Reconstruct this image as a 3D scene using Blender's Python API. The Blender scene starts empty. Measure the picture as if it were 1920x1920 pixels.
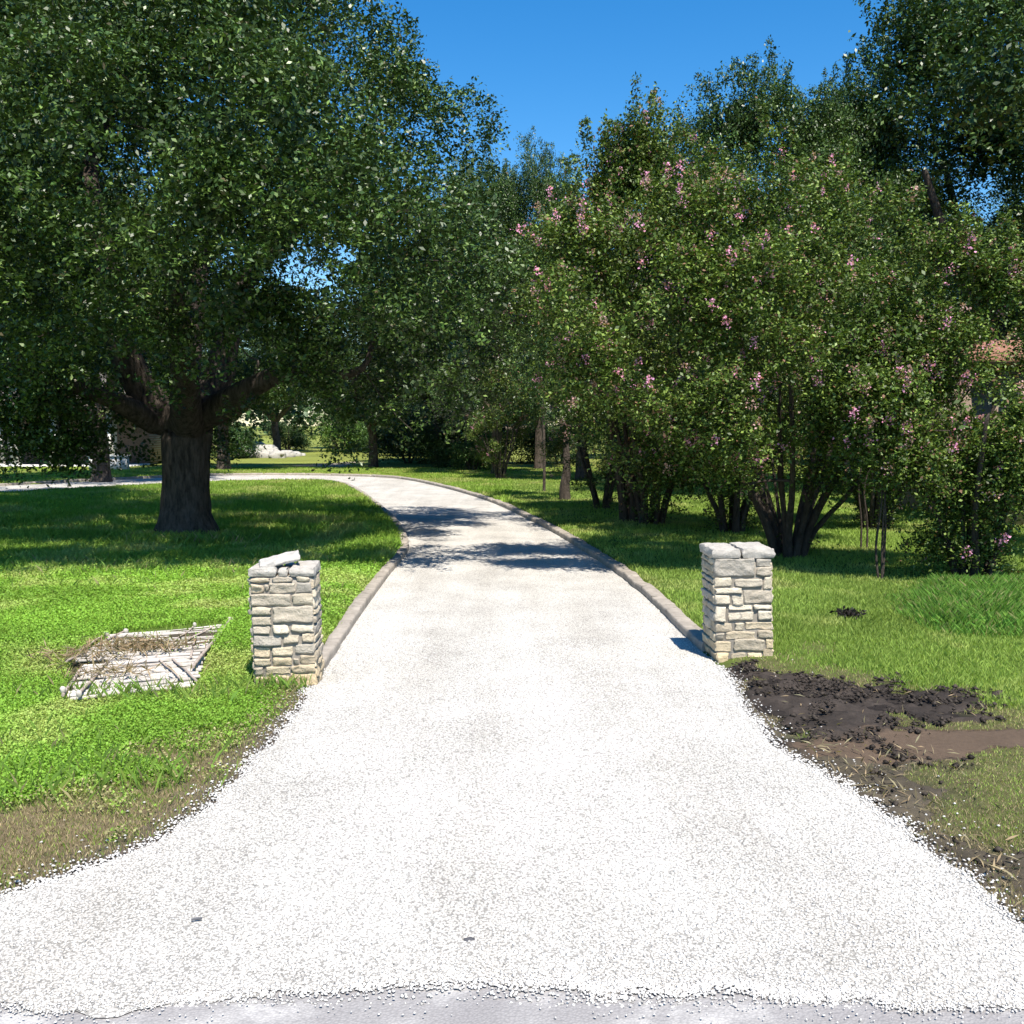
import bpy, math, random
import numpy as np
from mathutils import Vector
from mathutils.geometry import tessellate_polygon

random.seed(7)
rng = np.random.default_rng(7)
S = bpy.context.scene
C = S.collection
PI = math.pi

# ------------------------------------------------------------------ camera, sky, sun, exposure
F, HORIZON, CAMH = 1950.0, 795.0, 2.0
PITCH = math.atan((960 - HORIZON) / F)
cam_d = bpy.data.cameras.new("camera")
cam = bpy.data.objects.new("camera", cam_d)
C.objects.link(cam)
cam.location = (0, 0, CAMH)
cam.rotation_euler = (PI / 2 - PITCH, 0, 0)
cam_d.sensor_width = 36
cam_d.angle = 2 * math.atan(960 / F)
cam_d.clip_end = 3000
S.camera = cam

SUN_EL, SUN_ROT = math.radians(60), math.radians(161)
to_sun = Vector((math.sin(SUN_ROT) * math.cos(SUN_EL), math.cos(SUN_ROT) * math.cos(SUN_EL), math.sin(SUN_EL)))
sun_d = bpy.data.lights.new("sun", "SUN")
sun_d.energy = 5.0
sun_d.angle = math.radians(0.53)
sun_d.color = (1.0, 0.94, 0.85)
sun = bpy.data.objects.new("sun", sun_d)
C.objects.link(sun)
sun.rotation_euler = to_sun.to_track_quat('Z', 'Y').to_euler()
sun.location = (0, -5, 30)

w = bpy.data.worlds.new("World")
S.world = w
w.use_nodes = True
nt = w.node_tree
bg = nt.nodes["Background"]
sky = nt.nodes.new("ShaderNodeTexSky")
sky.sky_type = 'NISHITA'
sky.sun_disc = False
sky.sun_elevation = SUN_EL
sky.sun_rotation = SUN_ROT
sky.altitude = 200
sky.air_density = 1.0
sky.dust_density = 0.25
sky.ozone_density = 3.0
hs = nt.nodes.new("ShaderNodeHueSaturation")
hs.inputs['Saturation'].default_value = 1.4
nt.links.new(sky.outputs[0], hs.inputs['Color'])
nt.links.new(hs.outputs[0], bg.inputs[0])
bg.inputs[1].default_value = 0.115

S.view_settings.view_transform = 'Standard'
S.view_settings.look = 'None'
S.view_settings.exposure = 0.75
S.view_settings.gamma = 1.0
S.cycles.max_bounces = 5
S.cycles.diffuse_bounces = 1
S.cycles.glossy_bounces = 2
S.cycles.transmission_bounces = 3
S.cycles.sample_clamp_indirect = 6


# ------------------------------------------------------------------ helpers
def ray(px, py):
    dx, dy = (px - 960) / F, (960 - py) / F
    return np.array([dx, math.cos(PITCH) + dy * math.sin(PITCH), -math.sin(PITCH) + dy * math.cos(PITCH)])


def G(px, py, z=0.0):
    r = ray(px, py)
    t = (z - CAMH) / r[2]
    return np.array([r[0] * t, r[1] * t])


def W(px, py, Y):
    r = ray(px, py)
    t = Y / r[1]
    return np.array([r[0] * t, Y, CAMH + r[2] * t])


def tag(o, label=None, cat=None, group=None, kind=None):
    if label: o['label'] = label
    if cat: o['category'] = cat
    if group: o['group'] = group
    if kind: o['kind'] = kind
    return o


def empty(name, loc, rz=0, sc=1):
    o = bpy.data.objects.new(name, None)
    C.objects.link(o)
    o.location = loc
    o.rotation_euler = (0, 0, rz)
    o.scale = (sc, sc, sc) if not hasattr(sc, '__len__') else sc
    o.empty_display_size = 0.3
    return o


def copy_tree(o, parent=None):
    c = o.copy()
    C.objects.link(c)
    c.parent = parent
    for ch in list(o.children):
        copy_tree(ch, c)
    return c


class Acc:
    """collects vertices, tri/quad faces and a colour per face, then links them as one mesh"""
    def __init__(s):
        s.v, s.f4, s.f3, s.c4, s.c3, s.n = [], [], [], [], [], 0

    def add(s, V, Fc, col=(1, 1, 1)):
        V = np.asarray(V, np.float32).reshape(-1, 3)
        Fc = np.asarray(Fc, np.int64)
        col = np.asarray(col, np.float32)
        if col.ndim == 1:
            col = np.broadcast_to(col, (len(Fc), 3))
        if Fc.shape[1] == 4:
            s.f4.append(Fc + s.n); s.c4.append(col)
        else:
            s.f3.append(Fc + s.n); s.c3.append(col)
        s.v.append(V)
        s.n += len(V)

    def build(s, name, mat, parent=None, smooth=False):
        me = bpy.data.meshes.new(name)
        V = np.concatenate(s.v)
        q = np.concatenate(s.f4) if s.f4 else np.zeros((0, 4), np.int64)
        t = np.concatenate(s.f3) if s.f3 else np.zeros((0, 3), np.int64)
        cols = np.concatenate(s.c4 + s.c3)
        me.vertices.add(len(V))
        me.vertices.foreach_set("co", V.ravel())
        loops = np.concatenate([q.ravel(), t.ravel()]).astype(np.int32)
        me.loops.add(len(loops))
        me.loops.foreach_set("vertex_index", loops)
        nf = len(q) + len(t)
        me.polygons.add(nf)
        st = np.concatenate([np.arange(len(q)) * 4, len(q) * 4 + np.arange(len(t)) * 3]).astype(np.int32)
        me.polygons.foreach_set("loop_start", st)
        if smooth:
            me.polygons.foreach_set("use_smooth", np.ones(nf, bool))
        me.update(calc_edges=True)
        a = me.attributes.new("col", 'FLOAT_COLOR', 'FACE')
        a.data.foreach_set("color", np.concatenate([cols, np.ones((nf, 1), np.float32)], 1).astype(np.float32).ravel())
        for m in (mat if isinstance(mat, (list, tuple)) else [mat]):
            me.materials.append(m)
        o = bpy.data.objects.new(name, me)
        C.objects.link(o)
        if parent is not None: o.parent = parent
        return o


def _hash(ix, iy, iz, seed):
    h = (ix * 374761393 + iy * 668265263 + iz * 2147483647 + seed * 974711) & 0xffffffff
    h = ((h ^ (h >> 13)) * 1274126177) & 0xffffffff
    return ((h ^ (h >> 16)) & 0xffff) / 65535.0


def vnoise(P, seed=0):
    P = np.asarray(P, float)
    if P.shape[1] == 2: P = np.c_[P, np.zeros(len(P))]
    i = np.floor(P).astype(np.int64)
    f = P - i
    f = f * f * (3 - 2 * f)
    r = 0
    for dx in (0, 1):
        for dy in (0, 1):
            for dz in (0, 1):
                wgt = (f[:, 0] if dx else 1 - f[:, 0]) * (f[:, 1] if dy else 1 - f[:, 1]) * (f[:, 2] if dz else 1 - f[:, 2])
                r = r + wgt * _hash(i[:, 0] + dx, i[:, 1] + dy, i[:, 2] + dz, seed)
    return r


def fbm(P, seed=0, oct=3):
    P = np.asarray(P, float)
    r, a, t = 0, 1, 0
    for k in range(oct):
        r = r + a * vnoise(P * 2 ** k, seed + k)
        t += a
        a *= .5
    return r / t


def sstep(x, a, b):
    t = np.clip((x - a) / (b - a), 0, 1)
    return t * t * (3 - 2 * t)


def catmull(pts, n):
    P = [np.array(p, float) for p in pts]
    P = [2 * P[0] - P[1]] + P + [2 * P[-1] - P[-2]]
    out = []
    for i in range(1, len(P) - 2):
        for k in range(n):
            t = k / n
            out.append(.5 * (2 * P[i] + (P[i + 1] - P[i - 1]) * t + (2 * P[i - 1] - 5 * P[i] + 4 * P[i + 1] - P[i + 2]) * t * t
                             + (3 * P[i] - P[i - 1] - 3 * P[i + 1] + P[i + 2]) * t ** 3))
    out.append(P[-2])
    return np.array(out)


def sdist(Q, poly):
    """signed distance of points Q to polygon, negative inside"""
    Q = np.asarray(Q, float)
    d2 = np.full(len(Q), 1e18)
    ins = np.zeros(len(Q), bool)
    a = poly
    b = np.roll(poly, -1, 0)
    for p, q in zip(a, b):
        e = q - p
        L = e @ e
        if L < 1e-12: continue
        wv = Q - p
        t = np.clip(wv @ e / L, 0, 1)
        dd = wv - t[:, None] * e
        d2 = np.minimum(d2, (dd ** 2).sum(1))
        c = ((p[1] <= Q[:, 1]) != (q[1] <= Q[:, 1]))
        if e[1] != 0:
            xx = p[0] + (Q[:, 1] - p[1]) / e[1] * e[0]
            ins ^= c & (Q[:, 0] < xx)
    d = np.sqrt(d2)
    return np.where(ins, -d, d)


# ------------------------------------------------------------------ materials
def new_mat(name):
    m = bpy.data.materials.new(name)
    m.use_nodes = True
    n = m.node_tree
    n.nodes.clear()
    out = n.nodes.new("ShaderNodeOutputMaterial")
    return m, n, out


def N(n, t, **kw):
    nd = n.nodes.new(t)
    for k, v in kw.items():
        if k in nd.inputs: nd.inputs[k].default_value = v
        else: setattr(nd, k, v)
    return nd


def tex(n, kind, scale, detail=4, rough=.6, vec=None):
    if kind == 'noise':
        t = N(n, "ShaderNodeTexNoise"); t.inputs['Detail'].default_value = detail; t.inputs['Roughness'].default_value = rough
    else:
        t = N(n, "ShaderNodeTexVoronoi")
    t.inputs['Scale'].default_value = scale
    if vec is None:
        vec = N(n, "ShaderNodeTexCoord").outputs['Object']
    n.links.new(vec, t.inputs['Vector'])
    return t


def ramp(n, src, stops):
    r = N(n, "ShaderNodeValToRGB")
    e = r.color_ramp.elements
    while len(e) < len(stops): e.new(.5)
    for el, (p, c) in zip(e, stops):
        el.position = p
        el.color = (c, c, c, 1) if not hasattr(c, '__len__') else (*c, 1)
    n.links.new(src, r.inputs[0])
    return r.outputs[0]


def mix(n, kind, fac, a, b):
    m = N(n, "ShaderNodeMix", data_type='RGBA', blend_type=kind)
    for s, v in ((m.inputs[0], fac), (m.inputs[6], a), (m.inputs[7], b)):
        if hasattr(v, 'is_linked') or hasattr(v, 'links'): n.links.new(v, s)
        elif hasattr(v, '__len__'): s.default_value = (*v, 1)
        else: s.default_value = v
    return m.outputs[2]


def leaf_mat(name, trans=.3, rough=.45, spec=.5):
    m, n, out = new_mat(name)
    at = N(n, "ShaderNodeAttribute", attribute_name="col")
    p = N(n, "ShaderNodeBsdfPrincipled")
    p.inputs['Roughness'].default_value = rough
    p.inputs['Specular IOR Level'].default_value = spec
    n.links.new(at.outputs['Color'], p.inputs['Base Color'])
    tr = N(n, "ShaderNodeBsdfTranslucent")
    tc = mix(n, 'MULTIPLY', 1.0, at.outputs['Color'], (1.6, 1.7, .6))
    n.links.new(tc, tr.inputs[0])
    mx = N(n, "ShaderNodeMixShader")
    mx.inputs[0].default_value = trans
    n.links.new(p.outputs[0], mx.inputs[1])
    n.links.new(tr.outputs[0], mx.inputs[2])
    n.links.new(mx.outputs[0], out.inputs[0])
    return m


def solid_mat(name, base=None, rough=.9, spec=.2, nscale=8, amount=.5, dark=.45, bump=.4, bscale=40, usecol=False, stain=None, bdist=.02):
    """principled with noise-mottled colour and bump"""
    m, n, out = new_mat(name)
    p = N(n, "ShaderNodeBsdfPrincipled")
    p.inputs['Roughness'].default_value = rough
    p.inputs['Specular IOR Level'].default_value = spec
    if usecol:
        src = N(n, "ShaderNodeAttribute", attribute_name="col").outputs['Color']
    else:
        rgb = N(n, "ShaderNodeRGB"); rgb.outputs[0].default_value = (*base, 1); src = rgb.outputs[0]
    t = tex(n, 'noise', nscale, 6, .65)
    f = ramp(n, t.outputs['Fac'], [(.3, dark), (.7, 1.0)])
    c = mix(n, 'MULTIPLY', amount, src, f)
    if stain:
        t2 = tex(n, 'noise', stain[1], 7, .7)
        f2 = ramp(n, t2.outputs['Fac'], [(stain[2], 0), (stain[2] + .12, 1)])
        c = mix(n, 'MIX', f2, c, stain[0])
    n.links.new(c, p.inputs['Base Color'])
    b = N(n, "ShaderNodeBump")
    b.inputs['Strength'].default_value = bump
    b.inputs['Distance'].default_value = bdist
    t3 = tex(n, 'noise', bscale, 6, .7)
    n.links.new(t3.outputs['Fac'], b.inputs['Height'])
    n.links.new(b.outputs[0], p.inputs['Normal'])
    n.links.new(p.outputs[0], out.inputs[0])
    return m


M_oakleaf = leaf_mat('oak_leaves', .06, .42, .4)
M_myrtleleaf = leaf_mat('myrtle_leaves', .12, .48, .3)
M_grass = leaf_mat('grass_blades', .3, .6, .2)
M_flower = leaf_mat('blossom', .3, .7, .1)


def bark_mat(name, c1, c2):
    m, n, out = new_mat(name)
    p = N(n, "ShaderNodeBsdfPrincipled")
    p.inputs['Roughness'].default_value = .95
    p.inputs['Specular IOR Level'].default_value = .15
    mp = N(n, "ShaderNodeMapping")
    mp.inputs['Scale'].default_value = (14, 14, 3.0)
    n.links.new(N(n, "ShaderNodeTexCoord").outputs['Object'], mp.inputs[0])
    t = tex(n, 'noise', 1.0, 8, .75, mp.outputs[0])
    n.links.new(ramp(n, t.outputs['Fac'], [(.35, c2), (.65, c1)]), p.inputs['Base Color'])
    b = N(n, "ShaderNodeBump"); b.inputs['Strength'].default_value = 1; b.inputs['Distance'].default_value = .09
    n.links.new(t.outputs['Fac'], b.inputs['Height'])
    n.links.new(b.outputs[0], p.inputs['Normal'])
    n.links.new(p.outputs[0], out.inputs[0])
    return m


M_bark = bark_mat('oak_bark', (.17, .135, .11), (.03, .024, .02))
M_mbark = bark_mat('myrtle_bark', (.13, .105, .085), (.045, .036, .03))

# ------------------------------------------------------------------ driveway outline (metres on the ground)
Lpx = [(-150, 1765), (0, 1690), (130, 1640), (330, 1560), (440, 1475), (500, 1400), (552, 1345), (590, 1292), (620, 1240), (680, 1150), (730, 1080), (762, 1040),
       (766, 1022), (748, 985), (706, 945), (655, 912), (600, 903.5), (480, 904), (400, 906), (240, 914), (0, 929), (-300, 950)]
Rpx = [(2150, 1850), (1920, 1742), (1760, 1612), (1600, 1492), (1450, 1392), (1385, 1310), (1345, 1250), (1290, 1200), (1200, 1112), (1110, 1045), (1010, 985), (900, 935),
       (780, 903.5), (700, 895), (560, 891.5), (400, 892.5), (240, 899), (0, 912), (-300, 931)]
Lc = catmull([G(*p) for p in Lpx], 8)
Rc = catmull([G(*p) for p in Rpx], 8)
front = [G(x, y) for x, y in [(2300, 1905), (1920, 1896), (1760, 1893), (1680, 1893), (1610, 1868), (1520, 1878), (1440, 1872), (1380, 1846), (1330, 1842), (1280, 1868), (1190, 1848), (1130, 1866), (1080, 1850), (980, 1843),
                              (860, 1845), (700, 1853), (560, 1864), (380, 1868), (300, 1884), (180, 1890), (90, 1899), (0, 1895), (-300, 1902)]]
poly = np.array(list(Lc) + list(Rc[::-1]) + list(catmull(front, 5)))
def rough_edge(P):
    # densify and jitter the loose part of the edge (no kerb there)
    out = []
    for i in range(len(P)):
        a, b = P[i], P[(i + 1) % len(P)]
        k = max(1, int(np.linalg.norm(b - a) / .05)) if a[1] < 8.5 else 1
        for j in range(k): out.append(a + (b - a) * j / k)
    out = np.array(out)
    lo = out[:, 1] < 8.0
    dx = fbm(out * 5, 3, 4) - .5
    dy = fbm(out * 5 + 40, 9, 4) - .5
    out[lo] += np.c_[dx, dy][lo] * .22
    return out
polyR = rough_edge(poly)

gx = np.arange(-34, 22.01, .12)
gy = np.arange(1.5, 52.01, .12)
GX, GY = np.meshgrid(gx, gy)
SD = sdist(np.c_[GX.ravel(), GY.ravel()], poly).reshape(GX.shape)


def sd_at(P):
    P = np.asarray(P, float)
    fx = np.clip((P[:, 0] - gx[0]) / .12, 0, len(gx) - 1.001)
    fy = np.clip((P[:, 1] - gy[0]) / .12, 0, len(gy) - 1.001)
    i, j = fx.astype(int), fy.astype(int)
    u, v = fx - i, fy - j
    return (SD[j, i] * (1 - u) * (1 - v) + SD[j, i + 1] * u * (1 - v) + SD[j + 1, i] * (1 - u) * v + SD[j + 1, i + 1] * u * v)


def ground_h(P):
    P = np.asarray(P, float)
    s = sd_at(P)
    r = sstep(P[:, 1], 7.9, 9.2)
    h = r * .09 * sstep(s, .03, .25) + .035 * (fbm(P * .5, 5, 2) - .5) * sstep(s, .1, 1.2)
    h = h - .05 * sstep(-s, 0.0, .3)
    h = h - .06 * sstep(-P[:, 1], -3.5, -3.2)
    return h


def polymask(P, pts, feather, nz, seed):
    pl = np.array([G(*p) for p in pts])
    return 1 - sstep(sdist(P, pl) + nz * (fbm(P * 2.6, seed, 5) - .5) + .22 * nz * (vnoise(P * 13, seed + 7) - .5), -feather, feather)


# areas of bare soil, mud and dry grass
dark_px = [(1372, 1262), (1500, 1262), (1700, 1285), (1850, 1300), (1870, 1350), (1800, 1368), (1700, 1350), (1640, 1395), (1500, 1405), (1420, 1340)]
mud_px = [(1480, 1395), (1700, 1350), (1800, 1372), (2000, 1375), (2000, 1405), (1800, 1410), (1650, 1430), (1540, 1420)]
mixed_px = [(1480, 1400), (1700, 1408), (1790, 1440), (1750, 1560), (2050, 1640), (2150, 1850), (1920, 1742), (1760, 1612), (1600, 1492)]
weak_px = [(1360, 1240), (1500, 1235), (1700, 1290), (2100, 1380), (2100, 1800), (1600, 1500), (1450, 1400)]
dryL_px = [(560, 1300), (480, 1410), (300, 1400), (180, 1500), (0, 1520), (-200, 1560), (-200, 1800), (0, 1700), (330, 1570), (560, 1360)]
far_px = [(560, 876), (680, 869), (650, 878), (600, 879)]


def soil_masks(P):
    near = P[:, 1] < 14
    z = np.zeros(len(P))
    d, m, x, wk, dl = z.copy(), z.copy(), z.copy(), z.copy(), z.copy()
    if near.any():
        Q = P[near]
        d[near] = polymask(Q, dark_px, .08, 1.0, 11)
        m[near] = polymask(Q, mud_px, .07, .6, 12)
        x[near] = polymask(Q, mixed_px, .25, .8, 13)
        wk[near] = polymask(Q, weak_px, .3, 1.0, 14)
        dl[near] = polymask(Q, dryL_px, .25, .9, 15)
        eg = (1 - sstep(sd_at(Q) + .35 * (fbm(Q * 1.7, 44, 3) - .5), .05, .45)) * (Q[:, 1] < 8.3)
        dl[near] = np.maximum(dl[near], eg)
    return d, m, x, wk, dl


# ------------------------------------------------------------------ ground sheet
def stretch(a, b, step, far, n=26):
    c = np.arange(a, b + 1e-6, step)
    g = np.geomspace(step * 1.5, far, n)
    return np.concatenate([(a - g)[::-1], c, b + g])


xs = stretch(-13, 11, .12, 500)
ys = np.concatenate([(-np.geomspace(.3, 200, 12))[::-1] + 1.6, np.arange(1.7, 16, .1), np.arange(16, 44, .22), 44 + np.geomspace(.4, 900, 26)])
XX, YY = np.meshgrid(xs, ys)
GP = np.c_[XX.ravel(), YY.ravel()]
gz = ground_h(GP)
nx, ny = len(xs), len(ys)
idx = np.arange(nx * ny).reshape(ny, nx)
Fq = np.stack([idx[:-1, :-1], idx[:-1, 1:], idx[1:, 1:], idx[1:, :-1]], -1).reshape(-1, 4)
fc = np.c_[(XX[:-1, :-1] + XX[1:, 1:]).ravel() / 2, (YY[:-1, :-1] + YY[1:, 1:]).ravel() / 2]
d, m_, x_, wk, dl = soil_masks(fc)
green = np.array((.11, .17, .028)); dryc = np.array((.27, .21, .125)); soilc = np.array((.035, .029, .026)); mudc = np.array((.13, .09, .06))
nn = fbm(fc * .8, 21, 3)[:, None]
olive = np.array((.25, .28, .06))
far_t = sstep(fc[:, 1], 30, 40)[:, None]
col = green * (.75 + .5 * nn)
col = col * (1 - far_t) + olive * (.7 + .6 * fbm(fc * .35, 27, 3)[:, None]) * far_t
bare = polymask(fc, far_px, .3, 1.0, 16)[:, None]
edge = (1 - sstep(sd_at(fc), .05, .35))[:, None] * (fc[:, 1] < 8.4)[:, None]
for mk, cc in ((polymask(fc, [(122, 1305), (368, 1282), (422, 1190), (215, 1208), (130, 1245)], .06, .1, 18)[:, None], np.array((.10, .085, .06))), (dl[:, None], dryc * .8), (wk[:, None] * .6, dryc * .55), (x_[:, None] * .8, soilc * 1.8), (edge * .8, np.array((.13, .11, .095))), (m_[:, None], mudc), (d[:, None], soilc), (bare, np.array((.42, .36, .28)))):
    col = col * (1 - mk) + cc * mk
A = Acc()
A.add(np.c_[GP, gz], Fq, np.clip(col, 0, 1))
M_ground = solid_mat('ground_cover', usecol=True, nscale=9, amount=.75, dark=.4, bump=.7, bscale=60, bdist=.03, spec=.1)
tag(A.build('ground', M_ground, smooth=True), kind='structure')

# bare soil patch with clods and mud, a fine relief sheet over the ground
sx = np.arange(1.6, 6.6, .025); sy = np.arange(3.9, 9.0, .025)
SX, SY = np.meshgrid(sx, sy)
SP = np.c_[SX.ravel(), SY.ravel()]
d, m_, x_, wk, dl = soil_masks(SP)
cov = np.clip(np.maximum(d, m_) + x_ * .85, 0, 1)
clod = fbm(SP * 9, 31, 4) - .45
fine = fbm(SP * 30, 33, 2) - .5
sz = ground_h(SP) + .006 + d * (.075 * clod + .03 * fine) + m_ * (1 - d) * (-.002 + .004 * fine) + x_ * (1 - m_) * (1 - d) * (.045 * clod + .02 * fine)
sz = sz - .09 * (1 - sstep(cov, .1, .6)) - .10 * sstep(-sd_at(SP), -.02, .12)
nx2, ny2 = len(sx), len(sy)
idx = np.arange(nx2 * ny2).reshape(ny2, nx2)
Fq2 = np.stack([idx[:-1, :-1], idx[:-1, 1:], idx[1:, 1:], idx[1:, :-1]], -1).reshape(-1, 4)
tz = fbm(SP * 5, 35, 4)[:, None]
sc_ = np.array((.046, .036, .029)) * (.3 + 1.4 * tz) * (.7 + .6 * fbm(SP * 22, 36, 2)[:, None])
sc_ = sc_ * (1 - .7 * x_[:, None] * (1 - d[:, None])) + np.array((.115, .095, .062)) * (.6 + .8 * tz) * .7 * x_[:, None] * (1 - d[:, None])
mm = np.clip(m_ * (1.15 - d), 0, 1)[:, None]
sc_ = sc_ * (1 - mm) + mudc * (.8 + .3 * tz) * mm
A = Acc()
A.add(np.c_[SP, sz], Fq2, sc_[Fq2[:, 0]])
M_soil = solid_mat('bare_soil', usecol=True, nscale=30, amount=.5, dark=.4, bump=.8, bscale=90, bdist=.012, spec=.25, rough=.85)
tag(A.build('soil', M_soil), kind='structure')

# ------------------------------------------------------------------ street and driveway
m, n, out = new_mat('street_asphalt')
p = N(n, "ShaderNodeBsdfPrincipled"); p.inputs['Roughness'].default_value = .9
t1 = tex(n, 'noise', 2.6, 6, .6)
c = ramp(n, t1.outputs['Fac'], [(.36, (.25, .235, .23)), (.52, (.31, .295, .285)), (.64, (.52, .50, .47))])
t2 = tex(n, 'voronoi', 90)
c = mix(n, 'MULTIPLY', .5, c, ramp(n, t2.outputs['Distance'], [(.2, 1.0), (.8, .45)]))
c = mix(n, 'MIX', .25, c, (.34, .325, .315))
n.links.new(c, p.inputs['Base Color'])
b = N(n, "ShaderNodeBump"); b.inputs['Strength'].default_value = .5; b.inputs['Distance'].default_value = .006
n.links.new(t2.outputs['Distance'], b.inputs['Height']); n.links.new(b.outputs[0], p.inputs['Normal'])
n.links.new(p.outputs[0], out.inputs[0])
A = Acc()
A.add([(-80, -5, .004), (80, -5, .004), (80, 3.75, .004), (-80, 3.75, .004)], [(0, 1, 2, 3)])
tag(A.build('street', m), kind='structure')

m, n, out = new_mat('white_gravel')
p = N(n, "ShaderNodeBsdfPrincipled"); p.inputs['Roughness'].default_value = .95; p.inputs['Specular IOR Level'].default_value = .1
mp = N(n, "ShaderNodeMapping"); mp.inputs['Scale'].default_value = (1, .8, 1)
n.links.new(N(n, "ShaderNodeTexCoord").outputs['Object'], mp.inputs[0])
v = tex(n, 'voronoi', 105, vec=mp.outputs[0])
big = tex(n, 'noise', 1.3, 3, .5)
shade = ramp(n, v.outputs['Distance'], [(.35, 1.0), (.75, .22)])
cellv = ramp(n, v.outputs['Color'], [(0, .35), (.3, .9), (1, 1.0)])
c = mix(n, 'MULTIPLY', .7, (.72, .685, .62), shade)
c = mix(n, 'MULTIPLY', .4, c, cellv)
mt = N(n, "ShaderNodeMapping"); mt.inputs['Scale'].default_value = (1.6, .16, 1)
n.links.new(N(n, "ShaderNodeTexCoord").outputs['Object'], mt.inputs[0])
trk = tex(n, 'noise', 1.0, 4, .55, mt.outputs[0])
c = mix(n, 'MULTIPLY', .38, c, ramp(n, trk.outputs['Fac'], [(.36, (.62, .60, .57)), (.56, (1, 1, 1))]))
c = mix(n, 'MULTIPLY', .35, c, ramp(n, big.outputs['Fac'], [(.35, .55), (.6, 1)]))
n.links.new(c, p.inputs['Base Color'])
b = N(n, "ShaderNodeBump"); b.inputs['Strength'].default_value = .55; b.inputs['Distance'].default_value = .012; b.invert = True
n.links.new(v.outputs['Distance'], b.inputs['Height']); n.links.new(b.outputs[0], p.inputs['Normal'])
n.links.new(p.outputs[0], out.inputs[0])
M_gravel = m
tri = tessellate_polygon([[Vector((a[0], a[1], 0)) for a in polyR]])
A = Acc()
A.add(np.c_[polyR, np.full(len(polyR), .009)], np.array(tri)[:, ::-1])
drive = A.build('driveway', M_gravel)
tag(drive, kind='structure')
bmn = np.zeros(len(drive.data.polygons) * 3); drive.data.polygons.foreach_get('normal', bmn)
if bmn[2] < 0: drive.data.flip_normals()

# loose white stones: thick near the camera, thinning out over the edges
OCT = np.array([(1, 0, 0), (0, 1, 0), (-1, 0, 0), (0, -1, 0), (0, 0, 1), (0, 0, -1)], float)
OF = np.array([(0, 1, 4), (1, 2, 4), (2, 3, 4), (3, 0, 4), (1, 0, 5), (2, 1, 5), (3, 2, 5), (0, 3, 5)])


def pebbles(P, z, size, cols, acc, flat=.6):
    k = len(P)
    V = OCT[None] * size[:, None, None] * (1 + .45 * (rng.random((k, 6, 1)) - .5))
    V = V * np.stack([1 + .5 * rng.random(k), np.ones(k), np.full(k, flat)], -1)[:, None]
    V += (rng.random((k, 6, 3)) - .5) * size[:, None, None] * .5
    a = rng.random(k) * 2 * PI
    ca, sa = np.cos(a)[:, None], np.sin(a)[:, None]
    X = V[..., 0] * ca - V[..., 1] * sa
    Y = V[..., 0] * sa + V[..., 1] * ca
    V = np.stack([X + P[:, :1], Y + P[:, 1:2], V[..., 2] + z[:, None]], -1)
    Fc = (OF[None] + 6 * np.arange(k)[:, None, None]).reshape(-1, 3)
    acc.add(V.reshape(-1, 3), Fc, np.repeat(cols, 8, 0))


def gravcol(k):
    g = .58 + .14 * rng.random(k) - .24 * (rng.random(k) < .16)
    return np.clip(np.c_[g * 1.0, g * .955, g * .88], .1, .9)


A = Acc()
k = 170000
P = np.c_[rng.uniform(-5, 5.5, k), 3.0 + 6.5 * rng.random(k) ** 1.9]
s = sd_at(P)
P = P[(s < .02)]
trk_ = fbm(P * np.array([1.6, .2]) + 5, 19, 3)
P = P[rng.random(len(P)) < .55 + .9 * trk_ - .25]
pebbles(P, np.full(len(P), .010), .0040 + .0045 * rng.random(len(P)), gravcol(len(P)) * (.8 + .4 * fbm(P * np.array([1.6, .2]) + 5, 19, 3))[:, None], A)
ed = polyR[(polyR[:, 1] < 8.4) & (polyR[:, 1] > 3.4)]
k = 13000
P = ed[rng.integers(0, len(ed), k)] + rng.normal(0, 1, (k, 2)) * rng.choice([.035, .09, .28], (k, 1), p=[.62, .30, .08])
P = P[(sd_at(P) > -.15)]
pebbles(P, ground_h(P) + .012, .0035 + .0055 * rng.random(len(P)), gravcol(len(P)), A)
ed = np.array(catmull(front, 12))
k = 5000
P = ed[rng.integers(0, len(ed), k)] + rng.normal(0, 1, (k, 2)) * rng.choice([.02, .10], (k, 1), p=[.7, .3])
pebbles(P, np.full(len(P), .012), .002 + .0035 * rng.random(len(P)), gravcol(len(P)), A)
M_peb = solid_mat('pebbles', usecol=True, nscale=60, amount=.2, dark=.7, bump=.2, bscale=200, spec=.1)
tag(A.build('gravel', M_peb), 'loose white crushed limestone lying on the driveway', 'gravel', kind='stuff')


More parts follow.
